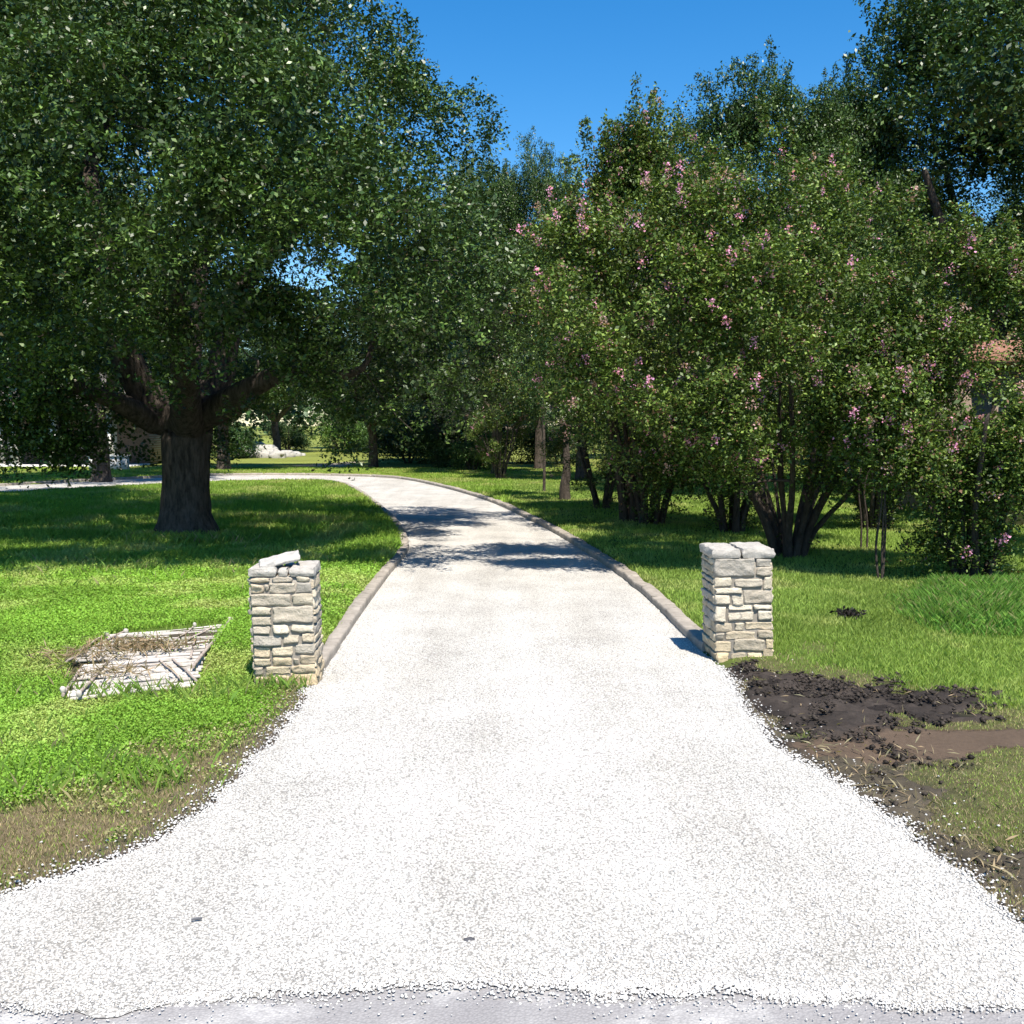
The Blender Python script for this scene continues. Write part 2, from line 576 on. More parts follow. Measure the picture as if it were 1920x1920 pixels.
# ------------------------------------------------------------------ kerbs
def kerb(path, width, side, h, name, seed):
    """path: inner edge polyline; side +1 = kerb lies to the left of travel"""
    seg = []
    for i in range(len(path) - 1):
        a, b = path[i], path[i + 1]
        k = max(1, int(np.linalg.norm(b - a) / .05))
        seg += [a + (b - a) * j / k for j in range(k)]
    Pn = np.array(seg + [path[-1]])
    T = np.gradient(Pn, axis=0)
    T /= np.linalg.norm(T, axis=1)[:, None]
    Nn = np.c_[-T[:, 1], T[:, 0]] * side
    nse = fbm(Pn * 1.5, seed, 3) - .5
    ns2 = fbm(Pn * 6 + 9, seed + 4, 3) - .5
    wd = width * (1 + .35 * nse)
    hh = h * (1 + .25 * (fbm(Pn * 2 + 5, seed + 7, 3) - .5)) + .012 * ns2
    jt = np.zeros(len(Pn)); q0_ = 6
    while q0_ < len(Pn) - 2:
        jt[q0_] = 1; q0_ += int(16 + 26 * _hash(np.array(q0_), 3, 5, seed))
    hh = hh * (1 - .55 * jt) + .006 * np.cumsum(jt) % .012
    inn = .02 * nse + .02 * ns2 + .02 * jt
    prof = []
    for o_, z_ in ((0, -.04), (0, .6), (.002, .94), (.012, 1.0), (.5, 1.03), (.93, 1.0), (1.0, .9), (1.0, -.04)):
        off = inn + (o_ * wd if o_ >= .4 else o_)
        off = off + .010 * (fbm(np.c_[Pn * 9, np.full(len(Pn), o_ * 7 + z_)], seed + 9, 2) - .5)
        prof.append(np.c_[Pn + Nn * off[:, None], (hh * z_ if z_ > 0 else np.full(len(Pn), -.05))])
    V = np.stack(prof, 1)
    k, q = V.shape[:2]
    idx = np.arange(k * q).reshape(k, q)
    Fc = np.stack([idx[:-1, :-1], idx[1:, :-1], idx[1:, 1:], idx[:-1, 1:]], -1).reshape(-1, 4)
    if side > 0: Fc = Fc[:, ::-1]
    A = Acc()
    A.add(V.reshape(-1, 3), Fc)
    for e in (0, k - 1):
        r = idx[e]
        A.add(V[e], [(0, 1, 6, 7), (1, 2, 5, 6), (2, 3, 4, 5)])
    return tag(A.build(name, M_kerb), kind='structure')


M_kerb = solid_mat('kerb_stone', (.42, .37, .31), nscale=7, amount=.8, dark=.5, bump=.6, bscale=45, stain=((.13, .12, .10), 5, .58))
kl = Lc[(Lc[:, 1] > 7.85)]
kerb(kl, .125, 1, .085, 'kerb', 51)
kr = Rc[(Rc[:, 1] > 8.95)]
kerb(kr, .155, -1, .085, 'kerb', 61)


# ------------------------------------------------------------------ stone pillars
def stone_block(A, O, U, Nv, u0, u1, z0, z1, depth, seed, col, lean=0.0):
    """rough-faced block: O origin, U along the face, Nv outward"""
    wd, ht = u1 - u0, z1 - z0
    nu, nv = max(4, int(wd / .014)), max(4, int(ht / .012))
    e1, e2 = .0022 / wd, .0022 / ht
    lu = np.concatenate([[0, e1], np.linspace(0, 1, nu)[1:-1], [1 - e1, 1]]); lv = np.concatenate([[0, e2], np.linspace(0, 1, nv)[1:-1], [1 - e2, 1]])
    nu, nv = len(lu), len(lv)
    uu, vv = np.meshgrid(lu, lv)
    u, v_ = uu.ravel(), vv.ravel()
    ex = np.minimum(u, 1 - u) * wd
    ez = np.minimum(v_, 1 - v_) * ht
    e = np.minimum(ex, ez)
    key = np.c_[(u * wd + u0) * 9 + seed, (v_ * ht + z0) * 14, np.full(len(u), seed * 3.7)]
    n1 = fbm(key, seed, 4) - .5
    n2 = fbm(key * 3, seed + 5, 2) - .5
    tilt = (np.sin(seed * 12.9) * .014)
    n1 = n1 + .55 * (np.floor(fbm(key * np.array([1.2, 1.9, 1.2]) + 7, seed + 8, 3) * 7) / 7 - .5)
    out = depth * (1 - np.exp(-e / .0009)) * (.75 + .3 * np.sin(seed * 3.1)) + .040 * n1 * (1 - np.exp(-e / .006)) + .010 * n2 + tilt * (v_ - .5)
    uj = (fbm(np.c_[v_ * 3 + seed, u * 2, u * 0], seed + 2, 3) - .5) * .022
    zj = (fbm(np.c_[u * wd * 12 + seed, v_ * 2, u * 0], seed + 3, 3) - .5) * .022
    # rounded corners
    cr = np.clip(1 - (ex / .03), 0, 1) * np.clip(1 - (ez / .03), 0, 1)
    uo = u * wd + uj - np.sign(u - .5) * cr * .002
    zo = v_ * ht + zj - np.sign(v_ - .5) * cr * .002
    out = np.maximum(out, .002)
    P3 = O + U[None] * (u0 + uo)[:, None] + Nv[None] * out[:, None]
    P3[:, 2] += z0 + zo
    P3[:, 0] += lean * (z0 + zo)
    B3 = P3 - Nv[None] * (out + .05)[:, None]
    k = nu * nv
    idx = np.arange(k).reshape(nv, nu)
    Fc = np.stack([idx[:-1, :-1], idx[:-1, 1:], idx[1:, 1:], idx[1:, :-1]], -1).reshape(-1, 4)
    ring = np.concatenate([idx[0, :], idx[1:, -1], idx[-1, -2::-1], idx[-2:0:-1, 0]])
    rn = np.roll(ring, -1)
    Fs = np.stack([ring, ring + k, rn + k, rn], -1)
    f = np.concatenate([Fc, Fs])
    A.add(np.concatenate([P3, B3]), f, col)


def stone_col(r, z=.5):
    b = r.choice([(.60, .55, .46), (.66, .61, .52), (.55, .50, .42), (.50, .46, .40), (.62, .55, .44), (.46, .44, .41)])
    k = r.uniform(1.0, 1.24)
    warm = 1 - min(1, z / .35)
    return np.array(b) * k * np.array((1.02 + .05 * warm, .96 - .02 * warm, .86 - .14 * warm))


Lst = [(275, 500, 550, 600), (540, 770, 545, 600), (820, 965, 530, 595), (275, 430, 620, 720), (450, 490, 620, 700), (500, 795, 615, 715), (815, 985, 610, 710),
       (275, 745, 738, 865), (765, 995, 735, 855), (280, 505, 885, 970), (280, 505, 990, 1085), (530, 995, 875, 1058), (285, 485, 1100, 1195), (525, 705, 1090, 1190),
       (735, 995, 1080, 1165), (290, 620, 1210, 1320), (645, 820, 1198, 1300), (850, 998, 1185, 1280), (290, 475, 1340, 1450), (510, 740, 1335, 1440), (770, 998, 1305, 1415),
       (290, 475, 1468, 1550), (505, 730, 1462, 1550), (750, 810, 1468, 1545), (830, 1000, 1440, 1530), (290, 390, 1570, 1660), (415, 700, 1568, 1650), (720, 1000, 1550, 1635),
       (292, 440, 1680, 1800), (460, 690, 1675, 1790), (710, 1000, 1650, 1785), (292, 680, 1815, 1890), (700, 1000, 1805, 1890)]
Rst = [(590, 1050, 370, 590), (1070, 1240, 370, 455), (1085, 1260, 470, 580), (605, 795, 605, 715), (835, 1150, 620, 715), (1170, 1270, 590, 745), (615, 925, 735, 795),
       (950, 1275, 760, 915), (610, 785, 820, 930), (810, 940, 820, 940), (600, 740, 960, 1145), (780, 1040, 945, 1010), (1060, 1270, 940, 1000), (770, 1065, 1035, 1135),
       (1110, 1275, 1015, 1120), (625, 825, 1170, 1265), (860, 950, 1165, 1260), (975, 1285, 1150, 1240), (632, 735, 1290, 1370), (755, 1090, 1275, 1360), (1115, 1295, 1260, 1350),
       (640, 815, 1390, 1520), (850, 1200, 1370, 1520), (1225, 1310, 1365, 1480), (655, 790, 1540, 1670), (820, 990, 1540, 1640), (1010, 1180, 1540, 1630), (1200, 1312, 1500, 1620),
       (660, 790, 1690, 1770), (810, 1000, 1660, 1770), (1020, 1310, 1650, 1770)]


def pillar(name, loc, wd, dp, hbody, layout, xr, yr, shear, capn, seed, rz, lean):
    root = empty(name, (loc[0], loc[1], 0), rz)
    r = random.Random(seed)
    A = Acc()
    h0 = -.06
    hw, hd = wd / 2, dp / 2
    # front face (towards -y), stones laid out as in the photo
    O = np.array([-hw, -hd, 0.])
    for i, (x0, x1, y0, y1) in enumerate(layout):
        sh = shear * ((y0 + y1) / 2 - yr[0])
        u0 = (x0 - sh - xr[0]) / (xr[1] - xr[0]) * wd
        u1 = (x1 - sh - xr[0]) / (xr[1] - xr[0]) * wd
        z1 = hbody - (y0 - yr[0]) / (yr[1] - yr[0]) * (hbody - h0)
        z0 = hbody - (y1 - yr[0]) / (yr[1] - yr[0]) * (hbody - h0)
        u0, u1 = max(u0, 0.0), min(u1, wd)
        stone_block(A, O, np.array([1., 0, 0]), np.array([0, -1., 0]), u0, u1, z0, z1, .012 + .008 * r.random(), seed * 50 + i, stone_col(r, z0), lean)
    # other three faces: courses of random stones
    faces = [(np.array([hw, -hd, 0.]), np.array([0, 1., 0]), np.array([1., 0, 0]), dp),
             (np.array([-hw, hd, 0.]), np.array([0, -1., 0]), np.array([-1., 0, 0]), dp),
             (np.array([hw, hd, 0.]), np.array([-1., 0, 0]), np.array([0, 1., 0]), wd)]
    for fi, (O, U, Nv, L) in enumerate(faces):
        z = h0
        c = 0
        while z < hbody - .03:
            hh = min(r.choice([.05, .065, .075, .085]), hbody - z - .004)
            if hbody - z - hh < .045: hh = hbody - z - .004
            u = 0
            while u < L - .02:
                ww = r.choice([.09, .13, .18, .24])
                if L - u - ww < .07: ww = L - u
                stone_block(A, O, U, Nv, u + .003, u + ww - .009, z, z + hh - .010, .011 + .008 * r.random(), seed * 90 + fi * 40 + c, stone_col(r, z), lean)
                u += ww; c += 1
            z += hh
    st = A.build('stones', M_stone, root)
    # mortar core
    A = Acc()
    g = .004
    V = []
    for z in np.linspace(h0 - .05, hbody, 8):
        for sx_, sy_ in ((-1, -1), (1, -1), (1, 1), (-1, 1)):
            V.append((sx_ * (hw - g) + lean * z, sy_ * (hd - g), z))
    Fc = [(i * 4 + j, i * 4 + (j + 1) % 4, (i + 1) * 4 + (j + 1) % 4, (i + 1) * 4 + j) for i in range(7) for j in range(4)] + [(28, 29, 30, 31), (3, 2, 1, 0)]
    A.add(V, Fc)
    A.build('mortar', M_mortar, root)
    # cap slabs
    for i, (u0, u1, th, y0, y1, zt) in enumerate(capn):
        slab(root, 'cap_stone', np.array([u0 + lean * hbody, y0]), np.array([u1 + lean * hbody, y1]), hbody + .001 + zt, th, seed * 7 + i)
    return root


def slab(parent, name, a, b, z, th, seed, tilt=(0, 0), rz=0, taper=0.0, col=(.56, .515, .45)):
    """rough flat stone, a closed irregular block with broken edges"""
    cx, cy = (a + b) / 2
    wx, wy = (b - a) / 2
    nx_, ny_, nz_ = max(6, int(wx * 2 / .018)), max(6, int(wy * 2 / .018)), 5
    V, Fc = [], []
    # cube-sphere style grid: 6 faces of a box, welded by noise as a function of position
    def face(f):
        base = len(V)
        for j in range(f[1] + 1):
            for i in range(f[0] + 1):
                V.append(f[2](i / f[0] * 2 - 1, j / f[1] * 2 - 1))
        for j in range(f[1]):
            for i in range(f[0]):
                q = base + j * (f[0] + 1) + i
                Fc.append((q, q + 1, q + f[0] + 2, q + f[0] + 1))
    face((nx_, ny_, lambda u, v: (u, v, 1))); face((nx_, ny_, lambda u, v: (-u, v, -1)))
    face((nx_, nz_, lambda u, v: (u, -1, v))); face((nx_, nz_, lambda u, v: (-u, 1, v)))
    face((ny_, nz_, lambda u, v: (1, u, v))); face((ny_, nz_, lambda u, v: (-1, -u, v)))
    V = np.array(V, float)
    B = V * np.array([wx, wy, th / 2])
    nz = fbm(np.c_[B[:, 0] * 7 + seed, B[:, 1] * 7, B[:, 2] * 12], seed, 4) - .5
    nz2 = fbm(np.c_[B[:, 0] * 22, B[:, 1] * 22 + seed, B[:, 2] * 30], seed + 3, 3) - .5
    side = np.maximum(np.abs(V[:, 0]), np.abs(V[:, 1])) > .999
    rnd = np.clip(np.abs(V[:, 0]) ** 8 + np.abs(V[:, 1]) ** 8, 0, 2)
    Bx = B.copy()
    Bx[:, 0] -= np.sign(V[:, 0]) * np.abs(V[:, 0]) ** 14 * (.004 + .03 * (nz + .4)) * (.4 + .6 * V[:, 2] ** 2)
    Bx[:, 1] -= np.sign(V[:, 1]) * np.abs(V[:, 1]) ** 14 * (.004 + .03 * (nz + .4)) * (.4 + .6 * V[:, 2] ** 2)
    Bx[:, 2] += nz * .026 * (V[:, 2] > -.9) + nz2 * .018 - .003 * rnd * (V[:, 2] > 0)
    Bx[:, 2] -= taper * V[:, 0] * th * .5 * (V[:, 2] > 0)
    # the undersides stay nearly level so slabs rest on what carries them
    Bx[:, 2] = np.where(V[:, 2] < -.999, -th / 2 + .004 * nz2, Bx[:, 2])
    chip = (np.floor(fbm(B * np.array([14, 14, 30]) + seed, seed + 6, 3) * 6) / 6 - .5) * .022 * (np.abs(V[:, 2]) < .9)
    Bx[:, 0] += nz2 * .014 + chip * V[:, 0]; Bx[:, 1] += nz2 * .014 + chip * V[:, 1]
    Bx[:, 2] += th / 2 + tilt[0] * Bx[:, 0] + tilt[1] * Bx[:, 1]
    c, s = math.cos(rz), math.sin(rz)
    Bx = np.c_[Bx[:, 0] * c - Bx[:, 1] * s, Bx[:, 0] * s + Bx[:, 1] * c, Bx[:, 2]]
    A = Acc()
    A.add(Bx, Fc, np.array(col))
    o = A.build(name, M_cap, parent)
    o.location = (cx, cy, z)
    return o


M_stone = solid_mat('limestone', usecol=True, nscale=16, amount=.6, dark=.5, bump=1.0, bscale=60, bdist=.016, stain=((.15, .14, .13), 10, .60))
M_mortar = solid_mat('mortar', (.33, .295, .245), nscale=20, amount=.6, dark=.6, bump=.5, bscale=80, bdist=.008)
M_cap = solid_mat('weathered_limestone', usecol=True, nscale=14, amount=.7, dark=.45, bump=1.0, bscale=55, bdist=.012, stain=((.22, .22, .21), 7, .60))

# left pillar: front face at 8.0 m
fl = (G(466, 1285) + G(587, 1293)) / 2
pLy = 7.80
xL0, xL1 = (467 - 960) / F * pLy, (584 - 960) / F * pLy
pl = ((xL0 + xL1) / 2, pLy + .185)
lp = pillar('stone_pillar', pl, xL1 - xL0, .36, .85, Lst, (278, 1000), (535, 1885), 0.0, [
    (-.258, -.028, .060, -.205, .19, 0), (-.032, .060, .054, -.198, .195, 0), (.056, .258, .068, -.206, .195, 0)], 3, math.radians(2), -.02)
tag(lp, 'left of the two limestone gate pillars, with a loose broken slab lying on its top', 'pillar', 'stone pillars at the driveway entrance')
ls = slab(None, 'loose_stone', np.array([-.17, -.12]) , np.array([.15, .12]), 0, .040, 77, tilt=(.20, .10), rz=math.radians(14), col=(.62, .58, .52))
ls.location = (pl[0] - .055, pl[1] - .02, .85 + .088)
tag(ls, 'loose pale grey limestone slab tilted on top of the left stone pillar', 'stone')

pRy = 8.62
xR0, xR1 = (1347 - 960) / F * pRy, (1455 - 960) / F * pRy
pr = ((xR0 + xR1) / 2 , pRy + .23)
rp = pillar('stone_pillar', pr, xR1 - xR0, .46, .885, Rst, (592, 1245), (362, 1745), .047, [
    (-.275, -.012, .074, -.266, .25, 0), (-.016, .268, .080, -.262, .25, 0)], 5, math.radians(2), -.035)
tag(rp, 'right of the two limestone gate pillars, flat white cap, beside the dark bare soil', 'pillar', 'stone pillars at the driveway entrance')


# ------------------------------------------------------------------ tubes and trees
def tube(A, P, R, sides=8, col=(1, 1, 1), cap=False, rough=0.0, seed=0):
    P = np.asarray(P, float); R = np.asarray(R, float)
    T = np.gradient(P, axis=0)
    T /= np.maximum(np.linalg.norm(T, axis=1), 1e-9)[:, None]
    ref = np.array([0, 0, 1.]) if abs(T[0][2]) < .9 else np.array([1., 0, 0])
    u = np.cross(T[0], ref); u /= np.linalg.norm(u)
    rings = []
    a = np.arange(sides) / sides * 2 * PI
    for i in range(len(P)):
        u = u - T[i] * (u @ T[i]); u /= max(np.linalg.norm(u), 1e-9)
        v = np.cross(T[i], u)
        rr = R[i]
        if rough:
            q = np.c_[np.cos(a) * 1.6 + seed, np.sin(a) * 1.6, np.full(sides, i * .35)]
            rr = R[i] * (1 + rough * (fbm(q, seed, 3) - .5))[:, None]
        rings.append(P[i] + rr * (np.cos(a)[:, None] * u + np.sin(a)[:, None] * v))
    V = np.concatenate(rings)
    k = len(P)
    idx = np.arange(k * sides).reshape(k, sides)
    nx_ = np.roll(idx, -1, 1)
    A.add(V, np.stack([idx[:-1], nx_[:-1], nx_[1:], idx[1:]], -1).reshape(-1, 4), col)
    if cap:
        for e, rev in ((0, True), (k - 1, False)):
            c = P[e]
            f = [(sides, i, (i + 1) % sides) if not rev else (sides, (i + 1) % sides, i) for i in range(sides)]
            A.add(np.concatenate([V[idx[e]], [c]]), f, col)


def grow(limbs, targets, r_tip=.008, kexp=.45, rmax=None, pathw=.25, sag=.06, seed=1):
    """limbs: list of (points, radii); every target is joined to the nearest wood; returns tube chains"""
    r = np.random.default_rng(seed)
    pos, par, rad, plen = [], [], [], []
    for pts, rr, join in limbs:
        last = -1
        if join is not None:
            last = int(np.argmin([np.linalg.norm(np.array(p) - join) for p in pos]))
        for p_, r_ in zip(pts, rr):
            pos.append(np.array(p_, float)); par.append(last); rad.append(r_)
            plen.append(0 if last < 0 else plen[last] + np.linalg.norm(pos[-1] - pos[last]))
            last = len(pos) - 1
    nfix = len(pos)
    base = pos[0]
    order = np.argsort([np.linalg.norm(t - base) for t in targets])
    arr = np.zeros((nfix + len(targets) * 4, 3)); arr[:nfix] = pos
    pl = np.zeros(len(arr)); pl[:nfix] = plen
    ok = np.zeros(len(arr), bool); ok[:nfix] = True
    # the lowest bit of a trunk carries no twigs
    zmin = min(p[2] for p in pos)
    low = arr[:nfix, 2] < zmin + .35 * (max(p[2] for p in pos) - zmin)
    ok[:nfix] = ~low if (~low).any() else True
    cnt = nfix
    for ti in order:
        t = targets[ti]
        dd = np.linalg.norm(arr[:cnt] - t, axis=1) + pathw * pl[:cnt] * .3 + 1e6 * (~ok[:cnt])
        j = int(np.argmin(dd))
        a = arr[j]
        L = np.linalg.norm(t - a)
        if L > 1.7: continue
        k = 3 if L > .5 else 2
        prev = j
        bend = r.normal(0, sag * L, 3)
        for q in range(1, k + 1):
            f = q / k
            pt = a + (t - a) * f + bend * math.sin(PI * f) * (1 if q < k else 0)
            arr[cnt] = pt; par.append(prev); rad.append(0)
            pl[cnt] = pl[prev] + L / k; ok[cnt] = True
            prev = cnt; cnt += 1
            if cnt >= len(arr): break
        if cnt >= len(arr) - 4: break
    w_ = np.zeros(cnt)
    child = [[] for _ in range(cnt)]
    for i in range(cnt - 1, -1, -1):
        if not child[i]: w_[i] += 1
        if par[i] >= 0:
            w_[par[i]] += w_[i]; child[par[i]].append(i)
    R = r_tip * w_ ** kexp
    for i in range(nfix): R[i] = max(rad[i], 0) if rad[i] > 0 else R[i]
    for i in range(nfix, cnt): R[i] = min(R[i], R[par[i]] * .8)
    chains = []
    stack = [i for i in range(cnt) if par[i] < 0]
    done = [(i, None) for i in stack]
    while done:
        i, start = done.pop()
        ch = [] if start is None else [start]
        c = i
        while True:
            ch.append(c)
            if not child[c]: break
            nxt = max(child[c], key=lambda q: (q < nfix, w_[q]))
            for q in child[c]:
                if q != nxt: done.append((q, c))
            c = nxt
        if len(ch) > 1:
            rr = R[ch].copy()
            if start is not None: rr[0] = rr[1]
            chains.append((arr[ch], rr))
    return chains


def wood(name, limbs, targets, mat, parent, big=.08, **kw):
    A = Acc()
    for i, (P, R) in enumerate(grow(limbs, targets, **kw)):
        if R.max() > big:
            P2 = catmull(P, 3)
            R2 = np.interp(np.linspace(0, 1, len(P2)), np.linspace(0, 1, len(R)), R)
            tube(A, P2, R2, 14, rough=.35, seed=i)
        else:
            tube(A, P, R, 5)
    return A.build(name, mat, parent, smooth=True)


def leaf_mesh(A, P, Nm, size, cols, aspect=.5, seed=0):
    k = len(P)
    r = np.random.default_rng(seed)
    Nm = Nm / np.maximum(np.linalg.norm(Nm, axis=1), 1e-6)[:, None]
    t = r.normal(0, 1, (k, 3))
    t -= Nm * (t * Nm).sum(1)[:, None]
    t /= np.linalg.norm(t, axis=1)[:, None]
    b = np.cross(Nm, t)
    L = size[:, None]
    wv = L * aspect * .5
    V = np.stack([P - t * L * .5, P + b * wv + Nm * L * .07, P + t * L * .5, P - b * wv + Nm * L * .07], 1)
    A.add(V.reshape(-1, 3), np.arange(4 * k).reshape(k, 4), cols)


def pal(k, base, var, r, extra=None):
    c = np.array(base)[None] * (1 + var * (r.random((k, 1)) - .5) * 2)
    c[:, 0] *= 1 + .25 * (r.random(k) - .5)
    if extra:
        for cc, pr_ in extra:
            mk = r.random(k) < pr_
            c[mk] = np.array(cc) * (.7 + .6 * r.random((mk.sum(), 1)))
    return np.clip(c, 0.002, 1)


def sample_lobes(lobes, ncl, r, gap=.42, gscale=.7, seed=0, shell=(.35, 1.0), upbias=.25):
    """lobes: (x, y, z, radius, vertical squash); returns cluster centres and outward directions"""
    Lb = np.array(lobes, float)
    wgt = Lb[:, 3] ** 2.2
    pick = r.choice(len(Lb), int(ncl * 1.8), p=wgt / wgt.sum())
    dr = r.normal(0, 1, (len(pick), 3)); dr[:, 2] += upbias
    dr /= np.linalg.norm(dr, axis=1)[:, None]
    rr = shell[0] + (shell[1] - shell[0]) * r.random(len(pick)) ** .55
    off = dr * rr[:, None] * Lb[pick, 3][:, None]
    off[:, 2] *= Lb[pick, 4]
    P = Lb[pick, :3] + off
    keep = fbm(P * gscale + 17, seed + 3, 2) > gap
    return P[keep][:ncl], dr[keep][:ncl]


def crown(name, centres, dirs, per, crad, lsize, base, mat, parent, seed, extra=None, aspect=.5, squash=.6, var=.35, fill=None, outw=.5, twigs=7, holes=None, cscale=1.0):
    """leaf sprays: every cluster carries short twigs and the leaves sit close along them"""
    r = np.random.default_rng(seed)
    nt_ = len(centres) * twigs
    ct = np.repeat(np.arange(len(centres)), twigs)
    td = r.normal(0, 1, (nt_, 3)) * np.array([1, 1, .8]) + dirs[ct] * outw + np.array([0, 0, .25])
    td /= np.linalg.norm(td, axis=1)[:, None]
    cs = crad * (.7 + .6 * r.random(len(centres))) * cscale
    t0 = centres[ct] + r.normal(0, .42, (nt_, 3)) * cs[ct][:, None] * np.array([1, 1, squash])
    L = cs[ct] * (1.2 + 1.2 * r.random(nt_))
    lp_ = max(3, per // twigs)
    ti = np.repeat(np.arange(nt_), lp_)
    k = len(ti)
    f = r.random(k) ** .8
    P = t0[ti] + td[ti] * (f * L[ti])[:, None] + r.normal(0, 1, (k, 3)) * (lsize * .55)
    P[:, 2] -= .18 * f ** 2 * L[ti]
    if holes is not None:
        kp = holes(P); P, ti, f = P[kp], ti[kp], f[kp]; k = len(P)
    Nm = td[ti] * .15 + np.array([0, 0, .7]) + r.normal(0, .55, (k, 3))
    A = Acc()
    cols = pal(k, base, var, r, extra)
    cols = cols * ((1 + .5 * (fbm(centres * .9, seed, 2) - .5))[ct] * (.8 + .4 * r.random(nt_)))[ti][:, None]
    leaf_mesh(A, P, Nm, lsize * (.65 + .7 * r.random(k)), cols, aspect, seed)
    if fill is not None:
        # filler leaves in a darker tone, added to block light inside the crown
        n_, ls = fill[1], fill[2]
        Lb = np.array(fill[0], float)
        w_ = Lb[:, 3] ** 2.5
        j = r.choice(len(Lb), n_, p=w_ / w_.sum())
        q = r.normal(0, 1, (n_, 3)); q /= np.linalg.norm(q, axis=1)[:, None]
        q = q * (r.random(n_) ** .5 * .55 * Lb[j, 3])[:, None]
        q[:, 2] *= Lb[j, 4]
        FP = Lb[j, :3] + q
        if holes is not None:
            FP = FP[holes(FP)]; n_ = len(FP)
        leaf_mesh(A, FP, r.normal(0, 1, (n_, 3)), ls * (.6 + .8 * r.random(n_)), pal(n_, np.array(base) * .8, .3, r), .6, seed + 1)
    return A.build(name, mat, parent)


OAK = (.042, .080, .014)
MYR = (.066, .108, .018)

# ---- the big live oak on the left lawn
bx, by = G(353, 1012)
oak = empty('live_oak', (bx, by, 0))
tag(oak, 'large spreading live oak with thick dark trunk on the left lawn, nearest tree', 'tree')
o = np.array([bx, by, 0])


def wl(px, py, Y): return W(px, py, Y) - o


D0 = by
rs = [0.56, .50, .46, .44, .45, .47]
trunk_pts = [(0, 0, -.1), (-.01, 0, .18), (-.02, 0, .45), (0, 0, .9), (0, 0, 1.5), (.02, .02, 2.0)]
limbs = [
    (trunk_pts, [.64, .52, .43, .395, .40, .43], None),
    ([wl(300, 770, D0), wl(262, 720, D0 - .2), wl(225, 640, D0 - .6), wl(205, 520, D0 - .8), wl(180, 400, D0 - .5), wl(172, 300, D0), wl(220, 180, D0 + .5)], [.34, .27, .23, .18, .15, .12, .09], np.array(trunk_pts[-1])),
    ([wl(385, 760, D0), wl(412, 700, D0 + .2), wl(428, 620, D0 + .4), wl(455, 540, D0 + .6), wl(500, 480, D0 + .8), wl(560, 430, D0 + 1), wl(620, 330, D0 + 1)], [.33, .26, .21, .17, .13, .1, .07], np.array(trunk_pts[-1])),
    ([wl(410, 765, D0 - .2), wl(455, 735, D0 - .8), wl(530, 700, D0 - 1.2), wl(610, 705, D0 - 1.5), wl(680, 690, D0 - 1.8)], [.26, .19, .14, .10, .05], np.array(trunk_pts[-1])),
    ([wl(350, 780, D0 - .4), wl(345, 680, D0 - 1.4), wl(330, 580, D0 - 2.4), wl(320, 450, D0 - 3.2)], [.26, .2, .15, .1], np.array(trunk_pts[-1])),
    ([wl(350, 770, D0 + .4), wl(360, 650, D0 + 1.6), wl(380, 480, D0 + 2.6), wl(400, 300, D0 + 3.4)], [.26, .2, .15, .1], np.array(trunk_pts[-1])),
    ([wl(290, 790, D0 - .2), wl(235, 760, D0 - .8), wl(160, 730, D0 - 1.2), wl(60, 700, D0 - 1.6), wl(-60, 640, D0 - 1.6)], [.22, .17, .13, .1, .06], np.array(trunk_pts[-1])),
]
rr = np.random.default_rng(3)
lobes = []
for (px, py, dy, rad, sq) in [
    (700, 60, 0, 1.25, 1), (600, -60, 0, 1.6, 1), (450, -100, 0, 1.8, 1), (250, -120, 0, 1.9, 1), (60, -80, 0, 1.9, 1), (-120, 0, 0, 1.9, 1),
    (760, 170, .3, 1.0, 1), (840, 265, .2, .85, 1), (880, 330, 0, .7, .9), (690, 250, -.8, 1.3, 1), (560, 150, -1.6, 1.6, 1), (400, 100, -2.2, 1.7, 1), (240, 80, -1.5, 1.5, 1), (70, 120, -1.8, 1.7, 1), (-80, 250, -1.8, 1.8, 1),
    (850, 420, -.6, .95, .9), (800, 520, -1.4, 1.0, .9), (880, 540, .6, .9, .9), (700, 390, -2.0, 1.2, .9), (560, 300, -3.0, 1.4, .9), (400, 270, -3.6, 1.4, .9), (300, 330, -3.4, 1.1, .8), (100, 250, -3.0, 1.2, .9),
    (380, 420, -4.2, 1.1, .8), (520, 440, -3.8, 1.2, .8), (640, 520, -3.2, 1.0, .8), (300, 530, -4.4, .9, .7), (430, 580, -4.4, 1.0, .7), (220, 620, -4.0, .85, .7), (330, 660, -4.2, .75, .6), (540, 620, -3.6, .9, .7), (640, 640, -2.8, .8, .6),
    (740, 640, -1.8, .9, .7), (830, 660, -1.0, .8, .7), (90, 560, -2.6, 1.1, .8), (20, 430, -2.6, 1.2, .9), (30, 680, -1.8, 1.0, .8), (130, 760, -1.6, .8, .7), (-60, 760, -1.6, 1.1, .8), (200, 820, -.6, .75, .7), (60, 800, -1.0, .7, .7), (270, 850, .4, .6, .8),
    (480, 760, -2.2, .5, .7), (420, 820, 1.0, .5, .7), (700, 780, -1.4, .6, .6), (760, 830, -1.2, .4, .6), (660, 840, -1.6, .35, .5), (720, 740, 0, .7, .7),
    (500, 300, 3, 1.8, 1), (300, 350, 3.5, 1.9, 1), (650, 400, 3, 1.6, .9), (120, 300, 3, 1.8, 1), (420, 520, 4, 1.4, .8), (750, 560, 2.5, 1.3, .8), (600, 650, 2.5, 1.0, .7), (100, 640, 3, 1.5, .9), (300, 720, 3.5, 1.1, .7), (500, 50, 3.5, 1.9, 1), (200, 0, 3.5, 2, 1),
]:
    p_ = wl(px, py, D0 + dy)
    lobes.append((*p_, rad * 1.05, sq))
